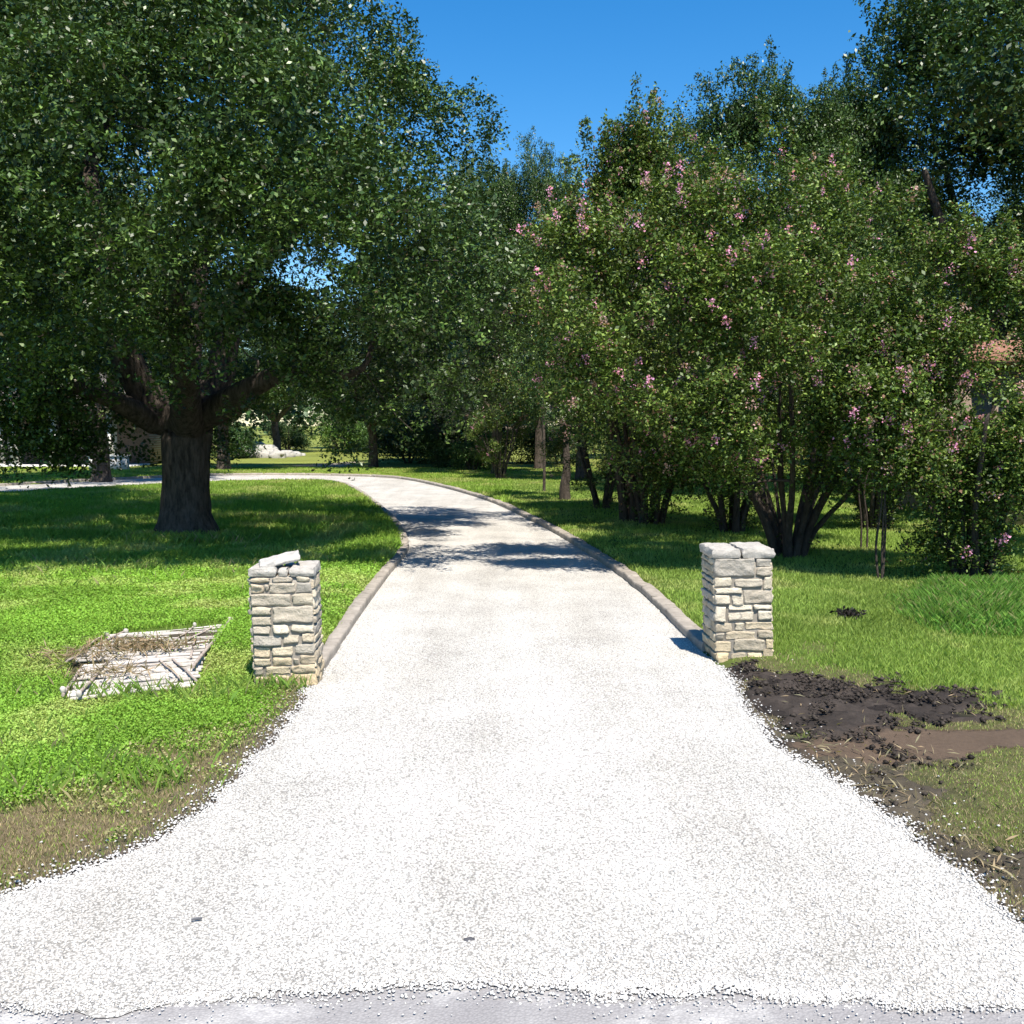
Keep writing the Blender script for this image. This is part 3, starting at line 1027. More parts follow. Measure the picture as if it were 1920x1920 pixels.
for px, py, Y, rad in [(-150, 330, 12.0, 1.3), (0, 300, 12.0, 1.2), (130, 260, 12.2, 1.2), (270, 250, 12.2, 1.1), (410, 230, 12.4, 1.1), (540, 240, 12.6, 1.0), (-100, 500, 12.0, 1.0), (60, 470, 12.2, .9), (230, 450, 12.2, .9), (380, 400, 12.3, .9), (510, 400, 12.4, .8), (640, 330, 13, .9),
                       (240, 600, 13, .6), (400, 560, 12.8, .7), (150, 620, 13, .6), (0, 620, 13.2, .8), (-60, 150, 13, 1.3), (120, 60, 13.4, 1.3), (300, 40, 13.8, 1.3), (480, 40, 14, 1.3),
                       (750, 330, 13, .75), (830, 420, 13.2, .7), (700, 470, 12.6, .75), (880, 500, 13.4, .6), (800, 580, 12.8, .6), (870, 650, 13.2, .5), (730, 610, 13, .6), (910, 370, 15, .6), (620, 500, 12.6, .7), (930, 560, 14.2, .5), (780, 720, 14.5, .5), (860, 750, 15.5, .45), (640, 740, 15, .4), (560, 710, 14.6, .45),
                       (150, 350, 19, 1.5), (60, 480, 20, 1.5), (180, 560, 20.5, 1.3), (60, 620, 19.5, 1.2), (130, 700, 18.5, .9), (50, 740, 17, .8), (230, 760, 19, .7), (-40, 820, 17, .6), (180, 850, 17.6, .45), (90, 850, 16.8, .4), (20, 800, 19, .6), (640, 560, 20, 1.2), (760, 480, 20, 1.3), (850, 560, 20, 1.0), (480, 600, 21, 1.2), (860, 650, 20, .9), (700, 660, 21, .8), (900, 470, 19, .7),
                       (100, 830, 17, .5), (140, 860, 17, .35), (230, 850, 18, .45), (30, 850, 17, .4), (190, 800, 17, .6), (250, 800, 18.5, .55), (60, 880, 16.5, .22), (900, 600, 18.5, .8), (940, 660, 20.5, .6), (880, 680, 22, .8), (930, 730, 19.5, .4), (830, 740, 23, .7), (920, 520, 20.5, .9), (860, 760, 17.5, .4), (760, 700, 22, .8), (800, 640, 17, .7), (290, 715, 15.4, .4), (365, 700, 15.2, .38), (430, 690, 15.4, .4), (200, 700, 15.4, .5), (330, 745, 16, .25), (740, 800, 17, .35), (690, 850, 17, .25), (640, 810, 17.5, .35), (560, 790, 18, .35), (440, 800, 18, .35), (420, 850, 18.2, .25)]:
    lobes.append((*wl(px, py, Y), rad, .9))
cc, dd = sample_lobes(lobes, 6000, rr, gap=.50, gscale=1.1, seed=5, shell=(.35, 1.0))
# open the crown where the sky shows through beside the left limb and under the middle
pxl = cc + o - np.array([0, 0, CAMH])
tg = cc[rr.choice(len(cc), 700, replace=False)]
wood('trunk', limbs, list(tg), M_bark, oak, r_tip=.010, kexp=.43, seed=4)
def oak_holes(P):
    """open places in the crown where limbs part and the sky shows"""
    keep = np.ones(len(P), bool)
    Wd = P + o
    for hx, hy, rx, ry in HOLES:
        a_ = ray(hx, hy); a_ = a_ / np.linalg.norm(a_)
        v_ = Wd - np.array([0, 0, CAMH])
        t_ = v_ @ a_
        off = v_ - t_[:, None] * a_
        q_ = np.sqrt((off[:, 0] / rx) ** 2 + (off[:, 2] / ry) ** 2) * F / t_
        q_ += 2.0 * (fbm(P * 2.0, 41, 4) - .45)
        keep &= ~((q_ < 1) & (np.random.default_rng(2).random(len(P)) < .86))
    return keep


HOLES = [(225, 330, 75, 70), (215, 225, 50, 30), (570, 510, 62, 34), (648, 475, 30, 20)]
crown('crown', cc, dd, 77, .18, .070, OAK, M_oakleaf, oak, 11, fill=(lobes, 70000, .08), holes=oak_holes, extra=[((.13, .20, .045), .16), ((.09, .075, .035), .02)], var=.5, aspect=.5)  # brighter green share paints sun glints into the leaves; brown share is leaf colour


def add_shoots(cc, dd, n_, step, tall, r):
    """thin upright sprays standing out of the top of a crown"""
    sc_ = cc[:, 2] + r.normal(0, .12 * cc[:, 2].max(), len(cc))
    top = np.argsort(-sc_)[:max(n_ * 3, 10)]
    top = r.choice(top, n_, replace=False)
    P, Dn, K = [], [], []
    for j in top:
        lean_ = r.normal(0, .35, 2)
        for q in range(1, r.integers(2, tall + 1)):
            P.append(cc[j] + np.array([lean_[0] * step * q, lean_[1] * step * q, step * q])); Dn.append([lean_[0], lean_[1], 1.2]); K.append(.75 - .1 * q)
    return np.concatenate([cc, P]), np.concatenate([dd, Dn]), np.concatenate([np.ones(len(cc)), np.maximum(K, .3)])


# ---- generic oaks, built once each and copied
HT = {}


def generic_oak(name, seed, h, rad, ncl, per, lsize, spires=0, trunk_r=.3, low=.2, lean=0.0):
    r = np.random.default_rng(seed)
    root = empty(name, (0, 0, 0))
    lobes = []
    zc = h * .60
    for i in range(30):
        a = r.random() * 2 * PI
        u = r.uniform(-1, 1)
        q = math.sqrt(max(0, 1 - u * u)) * rad * r.uniform(.45, .85)
        lobes.append((math.cos(a) * q + lean, math.sin(a) * q, zc + u * h * (.33 if u > 0 else .38 - low * .4), rad * r.uniform(.26, .40), r.uniform(.75, 1.0)))
    for i in range(spires):
        a = r.random() * 2 * PI
        q = rad * r.uniform(0, .6)
        lobes.append((math.cos(a) * q, math.sin(a) * q, h * r.uniform(.86, .95), rad * .13, 2.6))
    cc, dd = sample_lobes(lobes, ncl, r, gap=.42, gscale=.8, seed=seed, shell=(.3, 1.0))
    HT[name + str(seed)] = float(np.percentile(cc[:, 2], 99.8)) + .2
    limbs = [([(0, 0, -.2), (0, 0, .3), (lean * .2, 0, 1.2), (lean * .4, .1, h * .26)], [trunk_r * 1.45, trunk_r * 1.05, trunk_r * .9, trunk_r * .85], None)]
    top = np.array([lean * .4, .1, h * .26])
    for i in range(5):
        a = i * 2 * PI / 5 + r.random()
        e = np.array([math.cos(a) * rad * .5 + lean, math.sin(a) * rad * .5, h * r.uniform(.55, .75)])
        mid = top + (e - top) * .45 + np.array([math.cos(a), math.sin(a), 0]) * rad * .08
        limbs.append(([top + (mid - top) * .5, mid, e], [trunk_r * .6, trunk_r * .42, trunk_r * .2], top))
    wood('trunk', limbs, list(cc[r.choice(len(cc), 260, replace=False)]), M_bark, root, r_tip=.012, kexp=.42, seed=seed)
    c2, d2, ks = add_shoots(cc, dd, 40, .28, 5, r)
    crown('crown', c2, d2, per, .24, lsize, OAK, M_oakleaf, root, seed + 1, fill=(lobes, 22000, .13), cscale=ks, extra=[((.12, .19, .045), .14)], var=.5, aspect=.52)  # lighter leaf share is a painted glint, as on the big oak
    return root


gA = generic_oak('oak_tree', 101, 11.5, 4.6, 2300, 56, .095, spires=7)
gB = generic_oak('oak_tree', 202, 11.0, 4.9, 2300, 56, .095, spires=3, low=.5)


def place(src, used, px, D, h, label, rz=0, base_h=11.3, base=None, cat='tree', group=None, gy_=0, wide=1.0):
    o = src if not used else copy_tree(src)
    X = (px - 960) / F * D
    s = h / (HT['oak_tree101'] if src is gA else HT['oak_tree202'])
    o.location = (X, D, gy_)
    o.rotation_euler = (0, 0, rz)
    o.scale = (s * wide, s * wide, s)
    tag(o, label, cat, group)
    return o


place(gA, False, 1400, 27.5, 11.0, 'dark live oak with pointed top, rising behind the middle of the pink crape myrtles', .4, group='oaks behind the crape myrtles', wide=.78)
OB = 'oaks behind the crape myrtles'
place(gB, False, 1585, 31.5, 12.2, 'dark live oak standing between the pointed oak and the tall right edge oak', 1.9, group=OB, wide=.62)
place(gA, True, 1890, 28.5, 15.6, 'tallest live oak at the upper right, cut by the edge of the picture', 2.6, group=OB, wide=1.0)
place(gB, True, 1090, 36, 8.8, 'low live oak with flared grey trunk, standing behind the leaning small tree', 4.2, group=OB, wide=.9)
place(gA, True, 1255, 33, 8.6, 'live oak behind the pink flowering branches that stand against the sky', 5.2, group=OB, wide=.8)
place(gB, True, 2120, 34, 13.5, 'live oak behind the salmon roof at the right edge', .9, group=OB)
place(gA, True, 1010, 45, 13.6, 'distant oak whose top shows in the dip of the skyline above the driveway', 3.3, group='trees beyond the driveway bend', wide=.55)
place(gB, True, 880, 44, 12.6, 'oak overhanging the driveway just right of the great oak', 2.2, group='trees beyond the driveway bend', wide=.62)
place(gA, True, -115, 23.5, 13.5, 'dark live oak behind the great oak at the left edge', 1.2, group='trees beyond the driveway bend', wide=.9)
place(gB, True, -130, 19, 13.0, 'leafy oak cut off by the left edge of the picture', 3.8, group='trees beyond the driveway bend', wide=.8)
FB = 'far trees closing the view'
for i, (px, D, h, w_, lab) in enumerate([
    (420, 44, 7.8, 1.35, 'oak seen under the great oak just right of its trunk'),
    (700, 46, 7.6, 1.2, 'oak left of the driveway bend below the great oak right hand limb'),
    (190, 36, 10.5, 1.1, 'oak standing behind the left limb of the great oak'),
    (930, 40, 8.5, .9, 'rounded oak right above the far end of the driveway'),
    (820, 50, 9.5, 1.0, 'far dark oak directly above the bend of the driveway'),
    (300, 62, 9.0, 1.2, 'far oak seen behind the trunk of the great oak'),
    (520, 70, 8.5, 1.3, 'far oak behind the white rock pile'),
    (110, 66, 10, 1.2, 'far oak rising behind the house on the left'),
    (1180, 58, 10, 1.1, 'far oak behind the low oak right of the driveway'),
    (1330, 52, 10, 1.2, 'far oak seen between the crape myrtle stems behind the right pillar'),
    (1700, 48, 11, 1.2, 'far oak behind the thin saplings on the right'),
    (1560, 62, 11, 1.3, 'farthest oak behind the row of crape myrtles'),
    (1930, 50, 12, 1.2, 'far oak behind the house with the salmon roof'),
    (680, 82, 9, 1.2, 'far oak left of the driveway bend behind the sunlit bushes'),
    (-120, 58, 11, 1.2, 'far oak at the left edge behind the house')]):
    place(gA if i % 2 else gB, True, px, D, h, lab, i * 1.3, group=FB, wide=w_)


# ---- the far wood that closes the horizon
A = Acc()
r = np.random.default_rng(77)
wl_ = []
for a_ in np.linspace(-1.25, 1.25, 120):
    dd_ = 165 + 25 * r.random()
    hh_ = 11 + 6 * r.random()
    for zz in (hh_ * .25, hh_ * .55, hh_ * .8):
        wl_.append((math.sin(a_) * dd_ + r.normal(0, 1.5), math.cos(a_) * dd_, zz, hh_ * .34, .9))
cc, dd = sample_lobes(wl_, 9000, r, gap=.2, seed=78, shell=(.5, 1))
k = len(cc) * 9
P = np.repeat(cc, 9, 0) + r.normal(0, .7, (k, 3))
leaf_mesh(A, P, r.normal(0, .6, (k, 3)) + np.array([0, -.4, .8]), .95 * (.6 + .8 * r.random(k)), pal(k, (.045, .085, .025), .4, r), .7, 79)
tag(A.build('far_woods', M_oakleaf), 'dark line of far woods behind every lawn and house', 'woods', kind='stuff')


# ---- crape myrtles
def myrtle(name, seed, h, rad, stems, ncl, per, blooms, lsize=.05, low=.28, base_bush=0, lobes=None, vase=.5, stem_r=.05, color=MYR):
    r = np.random.default_rng(seed)
    root = empty(name, (0, 0, 0))
    if lobes is None:
        lobes = []
        for i in range(26):
            a = r.random() * 2 * PI
            f = r.random()
            z = h * (low + (.93 - low) * f)
            env = math.sin(PI * min(1, max(.12, (f * .85 + .18)))) ** .7
            q = rad * env * math.sqrt(r.uniform(.15, .85))
            lobes.append((math.cos(a) * q, math.sin(a) * q, z, rad * r.uniform(.22, .34), r.uniform(.7, 1.0)))
        for i in range(5):
            a = r.random() * 2 * PI
            lobes.append((math.cos(a) * rad * .45, math.sin(a) * rad * .45, h * .93, rad * .12, 2.4))
    cc, dd = sample_lobes(lobes, ncl, r, gap=.49, gscale=1.35, seed=seed, shell=(.25, 1.05))
    dr_ = cc[:, 2] > .3
    cc, dd = cc[dr_], dd[dr_]
    if base_bush:
        k = base_bush
        a = r.random(k) * 2 * PI
        q = .12 + .3 * r.random(k)
        cb = np.c_[np.cos(a) * q, np.sin(a) * q, .15 + r.random(k) * h * low * 1.2]
        cc = np.concatenate([cc, cb]); dd = np.concatenate([dd, np.c_[np.cos(a), np.sin(a), a * 0 + .3]])
    limbs = []
    for i in range(stems):
        a = i * 2 * PI / stems + r.random() * .6
        b0 = np.array([math.cos(a) * .16, math.sin(a) * .16, -.05]) * (1 if stems > 1 else 0)
        sp = vase * rad * r.uniform(.55, 1.1)
        zt = h * r.uniform(.42, .62)
        e = np.array([math.cos(a) * sp, math.sin(a) * sp, zt])
        pts = [b0, b0 + np.array([math.cos(a) * sp * .12, math.sin(a) * sp * .12, zt * .22]), b0 * .3 + e * .52 + np.array([0, 0, -.04]) + r.normal(0, .04, 3), e]
        sr = stem_r * r.uniform(.7, 1.2)
        limbs.append((pts, [sr * 1.25, sr, sr * .75, sr * .5], None))
    wood('trunk', limbs, list(cc[r.choice(len(cc), min(230, len(cc)), replace=False)]), M_mbark, root, big=.045, r_tip=.005, kexp=.42, sag=.1, pathw=.6, seed=seed)
    c2, d2, ks = add_shoots(cc, dd, 50, .15, 6, r)
    crown('crown', c2, d2, per, .15, lsize, color, M_myrtleleaf, root, seed + 1, fill=(lobes, 3500, .07), cscale=ks, extra=[((.17, .235, .045), .26), ((.17, .095, .055), .06)], aspect=.55, squash=.75, var=.5)  # light green leaves carry painted highlights, reddish ones are plain leaf colour
    # panicles of pink blossom on the outer twigs
    if blooms:
        sc_ = dd[:, 2] * .5 - dd[:, 1] * .8 + cc[:, 2] / h * 1.1 - cc[:, 1] / rad * .5 + r.normal(0, .35, len(cc))
        pick = np.argsort(-sc_)[:blooms * 8]
        pick = r.choice(pick, blooms, replace=False)
        A = Acc()
        for j in pick:
            dv = dd[j] * .5 + np.array([0, -.15, .7]); dv /= np.linalg.norm(dv)
            L = r.uniform(.07, .18)
            k = int(50 * L / .2)
            tt = r.random(k)
            P = cc[j] + dd[j] * .22 + dv * (tt * L)[:, None] + r.normal(0, 1, (k, 3)) * (.045 * (1 - .6 * tt))[:, None]
            fade = r.random() < .35
            base = (.50, .31, .29) if fade else (.74, .34, .52)
            leaf_mesh(A, P, r.normal(0, 1, (k, 3)), .028 * (.6 + .8 * r.random(k)), pal(k, base, .35, r), .9, seed + int(j))
        A.build('blossom', M_flower, root)
    return root


CM = 'crape myrtles in a row right of the driveway'
m0 = empty  # noqa
# hero myrtle behind the right pillar; lobes given in its own space
b1 = G(1478, 1056)
o1 = np.array([b1[0], b1[1], 0])
ml = []
for px, py, dy, rad, sq in [(1480, 420, 0, .85, 1), (1330, 430, 0, .85, 1), (1620, 470, 0, .8, 1), (1180, 500, .2, .75, 1), (1080, 470, .4, .6, 1), (1230, 380, .5, .6, 1), (1120, 560, 0, .65, .9), (1030, 600, 0, .5, .8), (1100, 660, -.3, .55, .7), (1000, 680, 0, .35, .7),
                            (1250, 560, -.5, .8, .9), (1400, 560, -.8, .9, .9), (1560, 580, -.6, .8, .9), (1330, 680, -.9, .7, .8), (1480, 690, -1.0, .75, .8), (1600, 700, -.8, .7, .8), (1200, 700, -.5, .6, .8), (1450, 800, -1.1, .5, .6), (1540, 800, -.8, .45, .6), (1380, 840, -.9, .4, .6),
                            (1300, 800, -.6, .4, .7), (1250, 820, 0, .4, .7), (1610, 820, -.5, .45, .7), (1350, 760, -.9, .5, .7), (1150, 760, .2, .45, .7), (1350, 360, 1, .8, 1), (1550, 380, 1, .8, 1), (1250, 620, 1, .9, 1), (1450, 620, 1.1, 1, 1), (1620, 600, 1, .8, 1), (1390, 780, .8, .5, .7), (1500, 330, .4, .3, 1.8), (1300, 340, .2, .28, 1.8), (1620, 390, 0, .3, 1.8)]:
    py = py + 75 * max(0, (450 - py) / 120) if px > 1150 else py
    ml.append((*(W(px, py, b1[1] + dy - (1.0 if dy < .9 else 0)) - o1), rad * .95, sq))
for px, py, Y, rad in [(1180, 850, 14.0, .35), (1130, 800, 14.2, .35), (1240, 860, 14.2, .32), (1300, 850, 13.8, .32), (1590, 880, 14, .3), (1540, 900, 14, .25), (1640, 790, 14, .4), (1370, 900, 14, .3), (1010, 640, 13.2, .4), (1080, 560, 13.0, .5), (1180, 600, 12.8, .5), (1290, 620, 12.8, .5), (1130, 690, 13, .45), (1060, 720, 13.4, .35), (1420, 620, 12.8, .5), (1560, 640, 12.8, .5), (1240, 760, 13, .4)]:
    ml.append((*(W(px, py, Y) - o1), rad, .9))
hm = myrtle('crape_myrtle', 301, 5.2, 2.4, 17, 2900, 56, 340, lobes=ml, vase=.75, stem_r=.046, lsize=.052, base_bush=10)
hm.location = (b1[0], b1[1], 0)
tag(hm, 'largest crape myrtle, many thick dark stems fanning out directly behind the right stone pillar', 'shrub tree', CM)

mA = myrtle('crape_myrtle', 321, 4.6, 1.75, 9, 1300, 56, 110, base_bush=90, vase=.55, lsize=.05)
mB = myrtle('crape_myrtle', 341, 5.4, 1.9, 8, 1300, 56, 120, low=.17, vase=.55, lsize=.055, base_bush=14)


def putm(src, used, px, py, sc, rz, label, zs=1.0):
    o = src if not used else copy_tree(src)
    g = G(px, py)
    o.location = (g[0], g[1], 0); o.rotation_euler = (0, 0, rz); o.scale = (sc, sc, sc * zs)
    return tag(o, label, 'shrub tree', CM)


b2 = G(1822, 1096)
o2 = np.array([b2[0], b2[1], 0])
ml2 = [(*(W(px - (30 if px < 1800 else 0), py, b2[1] + dy) - o2), rad * (1.15 if px < 1800 else 1), .95) for px, py, dy, rad in [(1740, 530, 0, .5), (1660, 570, 0, .48), (1820, 530, .1, .42), (1890, 545, .2, .3), (1600, 620, .1, .35), (1730, 640, -.3, .5), (1800, 660, -.2, .32), (1640, 720, -.2, .42), (1720, 770, -.4, .48), (1810, 780, -.5, .5), (1900, 790, -.4, .5),
        (1980, 740, -.2, .5), (1670, 840, -.2, .32), (1760, 880, -.4, .42), (1860, 880, -.5, .48), (1930, 900, -.3, .4), (1800, 960, -.2, .36), (1850, 1000, -.1, .32), (1780, 1030, 0, .22), (2010, 620, .2, .5), (1700, 480, .1, .2), (1790, 470, .1, .2), (1770, 700, .5, .5), (1880, 860, .5, .5), (1700, 620, .6, .5), (1870, 742, 0, .28), (1920, 745, .1, .3), (1835, 700, .1, .22)]]
bm2 = myrtle('crape_myrtle', 311, 4.0, 1.7, 10, 1700, 56, 150, lobes=ml2, vase=.5, stem_r=.04, lsize=.048, base_bush=110, low=.3)
bm2.location = (b2[0], b2[1], 0)
tag(bm2, 'bushy crape myrtle leafy to the ground, nearest the right edge beside the tall grass', 'shrub tree', CM)
putm(mB, False, 1222, 992, 1.0, .6, 'crape myrtle with a narrow vase of dark stems left of the right pillar')
putm(mA, False, 1375, 1005, 1.0, 2.1, 'crape myrtle with a bushy leafy foot between the vase stemmed one and the largest one')
putm(mB, True, 1128, 962, .78, 3.0, 'small crape myrtle with a short dark stem beside the leaning tree', .8)
putm(mB, True, 938, 902, .70, 4.0, 'slender crape myrtle near the far bend of the driveway', 1.0)
putm(mA, True, 1640, 1000, 1.0, 1.0, 'crape myrtle in the shade between the thin saplings and the bushy right one')
putm(mB, True, 2150, 1060, 1.0, 5.0, 'crape myrtle standing just beyond the right edge, only its twigs showing')
tl = putm(mB, True, 1185, 985, 1.12, 1.4, 'tallest crape myrtle, pink sprays against the blue sky', 1.24)

# the leaning single-stem tree, its thin neighbour stake and the thin pale saplings
t_ = myrtle('small_tree', 361, 4.4, 1.5, 1, 520, 46, 6, low=.45, vase=.1, stem_r=.15, lsize=.05, color=(.04, .085, .022))
g = G(1060, 944); t_.location = (g[0], g[1], 0); t_.rotation_euler = (0, math.radians(-4), 0)
tag(t_, 'small tree with one dark slightly leaning trunk right of the thin stake', 'tree')
A = Acc(); g = G(1020, 927)
tube(A, [(0, 0, -.1), (.01, 0, .9), (-.01, 0, 1.9), (-.03, 0, 2.6)], [.045, .04, .038, .03], 8, cap=True)
s_ = A.build('stake', M_bark); s_.location = (g[0], g[1], 0)
tag(s_, 'thin straight dark stake standing in the grass left of the leaning small tree', 'stake')

r = np.random.default_rng(5)
for i, (px, py, h, n_, lab) in enumerate([(1640, 1098, 3.6, 3, 'thin pale sapling with forked bare stems, nearest one right of the pillar'), (1612, 1040, 3.4, 2, 'thin pale sapling just behind the nearest one, two bare stems')]):
    root = empty('sapling', (*G(px, py), 0))
    A = Acc(); tips = []
    for j in range(n_):
        x0 = r.uniform(-.14, .14)
        pts = [(x0, 0, -.05), (x0 + r.uniform(-.05, .05), .02, .5), (x0 + r.uniform(-.12, .12), 0, 1.1), (x0 + r.uniform(-.35, .25), 0, 1.8), (x0 + r.uniform(-.6, .5), 0, 2.7), (x0 + r.uniform(-.7, .6), 0, h)]
        tube(A, catmull(pts, 4), np.linspace(.017, .005, 21), 6, (1, 1, 1)); tips.append(np.array(pts[-1])); tips.append(np.array(pts[-2])); tips.append((np.array(pts[-2]) + np.array(pts[-1])) / 2)
        for q in range(3):
            a_ = np.array(pts[3]) * (1 - q * .3) + np.array(pts[4]) * q * .3
            e_ = a_ + np.array([r.uniform(-.5, .5), r.uniform(-.3, .3), r.uniform(.4, .9)])
            tube(A, [a_, (a_ + e_) / 2 + .03, e_], [.008, .006, .004], 5); tips.append(e_)
    A.build('trunk', M_mbark, root, smooth=True)
    cc = np.array([t + r.normal(0, .18, 3) for t in tips for _ in range(6)])
    crown('crown', cc, np.tile([0, -.3, .6], (len(cc), 1)), 40, .15, .05, MYR, M_myrtleleaf, root, 400 + i, squash=.7)
    tag(root, lab, 'sapling', 'thin saplings right of the pillar')


# ---- bushes by the bend
def bush(name, px, py, wid, hgt, color, lab, seed, ls=.07, dens=1.0, group=None, dep=None):
    g = G(px, py)
    root = empty(name, (g[0], g[1], 0))
    r = np.random.default_rng(seed)
    lobes = []
    for i in range(12):
        a = r.random() * 2 * PI; q = math.sqrt(r.random()) * .7
        lobes.append((math.cos(a) * q * wid, math.sin(a) * q * (dep or wid * .7), hgt * r.uniform(.15, .72), min(wid, hgt) * r.uniform(.28, .42), 1))
    cc, dd = sample_lobes(lobes, int(330 * dens), r, gap=.3, seed=seed)
    cc[:, 2] = np.abs(cc[:, 2]) + .05
    limbs = []
    for i in range(5):
        a = i * 1.26
        limbs.append(([(math.cos(a) * .08, math.sin(a) * .08, -.05), (math.cos(a) * wid * .2, math.sin(a) * wid * .2, hgt * .3), (math.cos(a) * wid * .4, math.sin(a) * wid * .35, hgt * .6)], [.05, .035, .02], None))
    wood('stems', limbs, list(cc[:60]), M_bark, root, seed=seed)
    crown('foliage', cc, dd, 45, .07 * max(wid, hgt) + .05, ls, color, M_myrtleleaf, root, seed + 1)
    return tag(root, lab, 'bush', group)


BB = 'bushes around the bend of the driveway'
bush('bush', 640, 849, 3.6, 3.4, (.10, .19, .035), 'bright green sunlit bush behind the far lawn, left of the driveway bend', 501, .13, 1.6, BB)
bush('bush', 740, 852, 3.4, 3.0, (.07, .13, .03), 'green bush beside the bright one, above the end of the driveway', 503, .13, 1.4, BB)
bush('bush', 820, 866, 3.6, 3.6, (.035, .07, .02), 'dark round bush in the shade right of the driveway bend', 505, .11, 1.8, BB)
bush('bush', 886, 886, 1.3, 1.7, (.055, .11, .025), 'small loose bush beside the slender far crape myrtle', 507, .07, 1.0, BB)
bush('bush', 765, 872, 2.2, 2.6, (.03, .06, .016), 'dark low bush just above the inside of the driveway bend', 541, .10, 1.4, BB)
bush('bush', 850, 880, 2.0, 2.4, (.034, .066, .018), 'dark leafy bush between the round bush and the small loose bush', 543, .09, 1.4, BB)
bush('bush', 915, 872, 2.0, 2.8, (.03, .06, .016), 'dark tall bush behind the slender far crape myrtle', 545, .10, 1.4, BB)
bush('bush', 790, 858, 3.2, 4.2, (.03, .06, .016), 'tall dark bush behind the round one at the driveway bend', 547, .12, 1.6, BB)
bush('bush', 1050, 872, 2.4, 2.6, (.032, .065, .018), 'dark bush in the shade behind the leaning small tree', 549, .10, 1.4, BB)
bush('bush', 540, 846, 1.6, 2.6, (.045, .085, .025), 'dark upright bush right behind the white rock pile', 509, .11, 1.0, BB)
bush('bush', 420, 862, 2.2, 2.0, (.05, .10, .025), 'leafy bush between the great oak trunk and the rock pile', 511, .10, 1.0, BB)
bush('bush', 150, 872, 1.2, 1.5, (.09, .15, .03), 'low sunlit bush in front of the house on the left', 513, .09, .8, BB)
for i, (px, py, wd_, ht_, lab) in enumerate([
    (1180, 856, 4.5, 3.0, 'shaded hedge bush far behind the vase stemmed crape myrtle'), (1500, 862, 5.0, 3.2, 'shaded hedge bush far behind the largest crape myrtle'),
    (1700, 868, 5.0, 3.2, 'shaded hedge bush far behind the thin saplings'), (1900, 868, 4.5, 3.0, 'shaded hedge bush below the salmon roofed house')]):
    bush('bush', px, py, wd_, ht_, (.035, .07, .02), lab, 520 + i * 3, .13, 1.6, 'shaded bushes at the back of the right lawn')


# ------------------------------------------------------------------ houses
def box(A, x0, x1, y0, y1, z0, z1, col=(1, 1, 1)):
    V = [(x0, y0, z0), (x1, y0, z0), (x1, y1, z0), (x0, y1, z0), (x0, y0, z1), (x1, y0, z1), (x1, y1, z1), (x0, y1, z1)]
    A.add(V, [(0, 3, 2, 1), (4, 5, 6, 7), (0, 1, 5, 4), (1, 2, 6, 5), (2, 3, 7, 6), (3, 0, 4, 7)], col)


def brick_mat(name, c1, c2, mort, sc=4.5):
    m, n, out = new_mat(name)
    p = N(n, "ShaderNodeBsdfPrincipled"); p.inputs['Roughness'].default_value = .9
    bt = N(n, "ShaderNodeTexBrick"); bt.inputs['Scale'].default_value = sc
    bt.inputs['Color1'].default_value = (*c1, 1); bt.inputs['Color2'].default_value = (*c2, 1); bt.inputs['Mortar'].default_value = (*mort, 1)
    mp = N(n, "ShaderNodeMapping"); mp.inputs['Rotation'].default_value = (PI / 2, 0, 0)
    n.links.new(N(n, "ShaderNodeTexCoord").outputs['Object'], mp.inputs[0]); n.links.new(mp.outputs[0], bt.inputs['Vector'])
    n.links.new(bt.outputs['Color'], p.inputs['Base Color']); n.links.new(p.outputs[0], out.inputs[0])
    return m


M_brick = brick_mat('pink_brick', (.34, .22, .18), (.26, .17, .14), (.36, .33, .3))
M_white = solid_mat('white_paint', (.74, .72, .68), nscale=5, amount=.3, dark=.7, bump=.1)
M_roof = solid_mat('grey_shingle', (.16, .14, .12), nscale=6, amount=.6, bump=.4)
M_salmon = solid_mat('salmon_shingle', (.33, .165, .11), nscale=5, amount=.3, dark=.7, bump=.3, bscale=30)
M_dark = solid_mat('dark_glass', (.02, .022, .025), rough=.25, spec=.5, amount=.1, bump=.02)
M_tan = solid_mat('tan_render', (.42, .32, .25), nscale=5, amount=.4, bump=.2)

D = G(0, 878)[1]
hx0, hx1 = (-260 - 960) / F * D, (250 - 960) / F * D
house = empty('house', (hx0, D, 0))
L = hx1 - hx0
A = Acc(); box(A, 0, L, 2.2, 10, -.1, 2.8); A.build('wall', M_brick, house)
A = Acc()
V = [(-.7, -.6, 2.65), (L + .7, -.6, 2.65), (L + .7, 10.6, 2.65), (-.7, 10.6, 2.65), (3.5, 5, 4.7), (L - 3.5, 5, 4.7), (-.7, -.6, 2.85), (L + .7, -.6, 2.85), (L + .7, 10.6, 2.85), (-.7, 10.6, 2.85)]
A.add(V, [(0, 3, 2, 1), (0, 1, 7, 6), (1, 2, 8, 7), (2, 3, 9, 8), (3, 0, 6, 9), (6, 7, 5, 4), (8, 9, 4, 5)]); A.add(V, [(7, 8, 5), (9, 6, 4)])
A.build('roof', M_roof, house)
for px in (-2, 27, -130, 100, 205):
    x = (px - 960) / F * D - hx0
    A = Acc(); box(A, x - .16, x + .16, .0, .32, -.05, 2.5); box(A, x - .24, x + .24, -.08, .40, 2.5, 2.66); box(A, x - .22, x + .22, -.06, .38, -.05, .18)
    A.build('column', M_white, house)
for px in (-60, 60, 150):
    x = (px - 960) / F * D - hx0
    A = Acc(); box(A, x - .9, x + .9, 2.13, 2.25, .8, 2.2); wd_ = A.build('window', M_white, house)
    A = Acc(); box(A, x - .8, x + .8, 2.10, 2.14, .9, 2.1); A.build('pane', M_dark, wd_)
A = Acc(); box(A, 0, L, -.1, 2.2, -.05, .14); A.build('porch_floor', M_white, house)
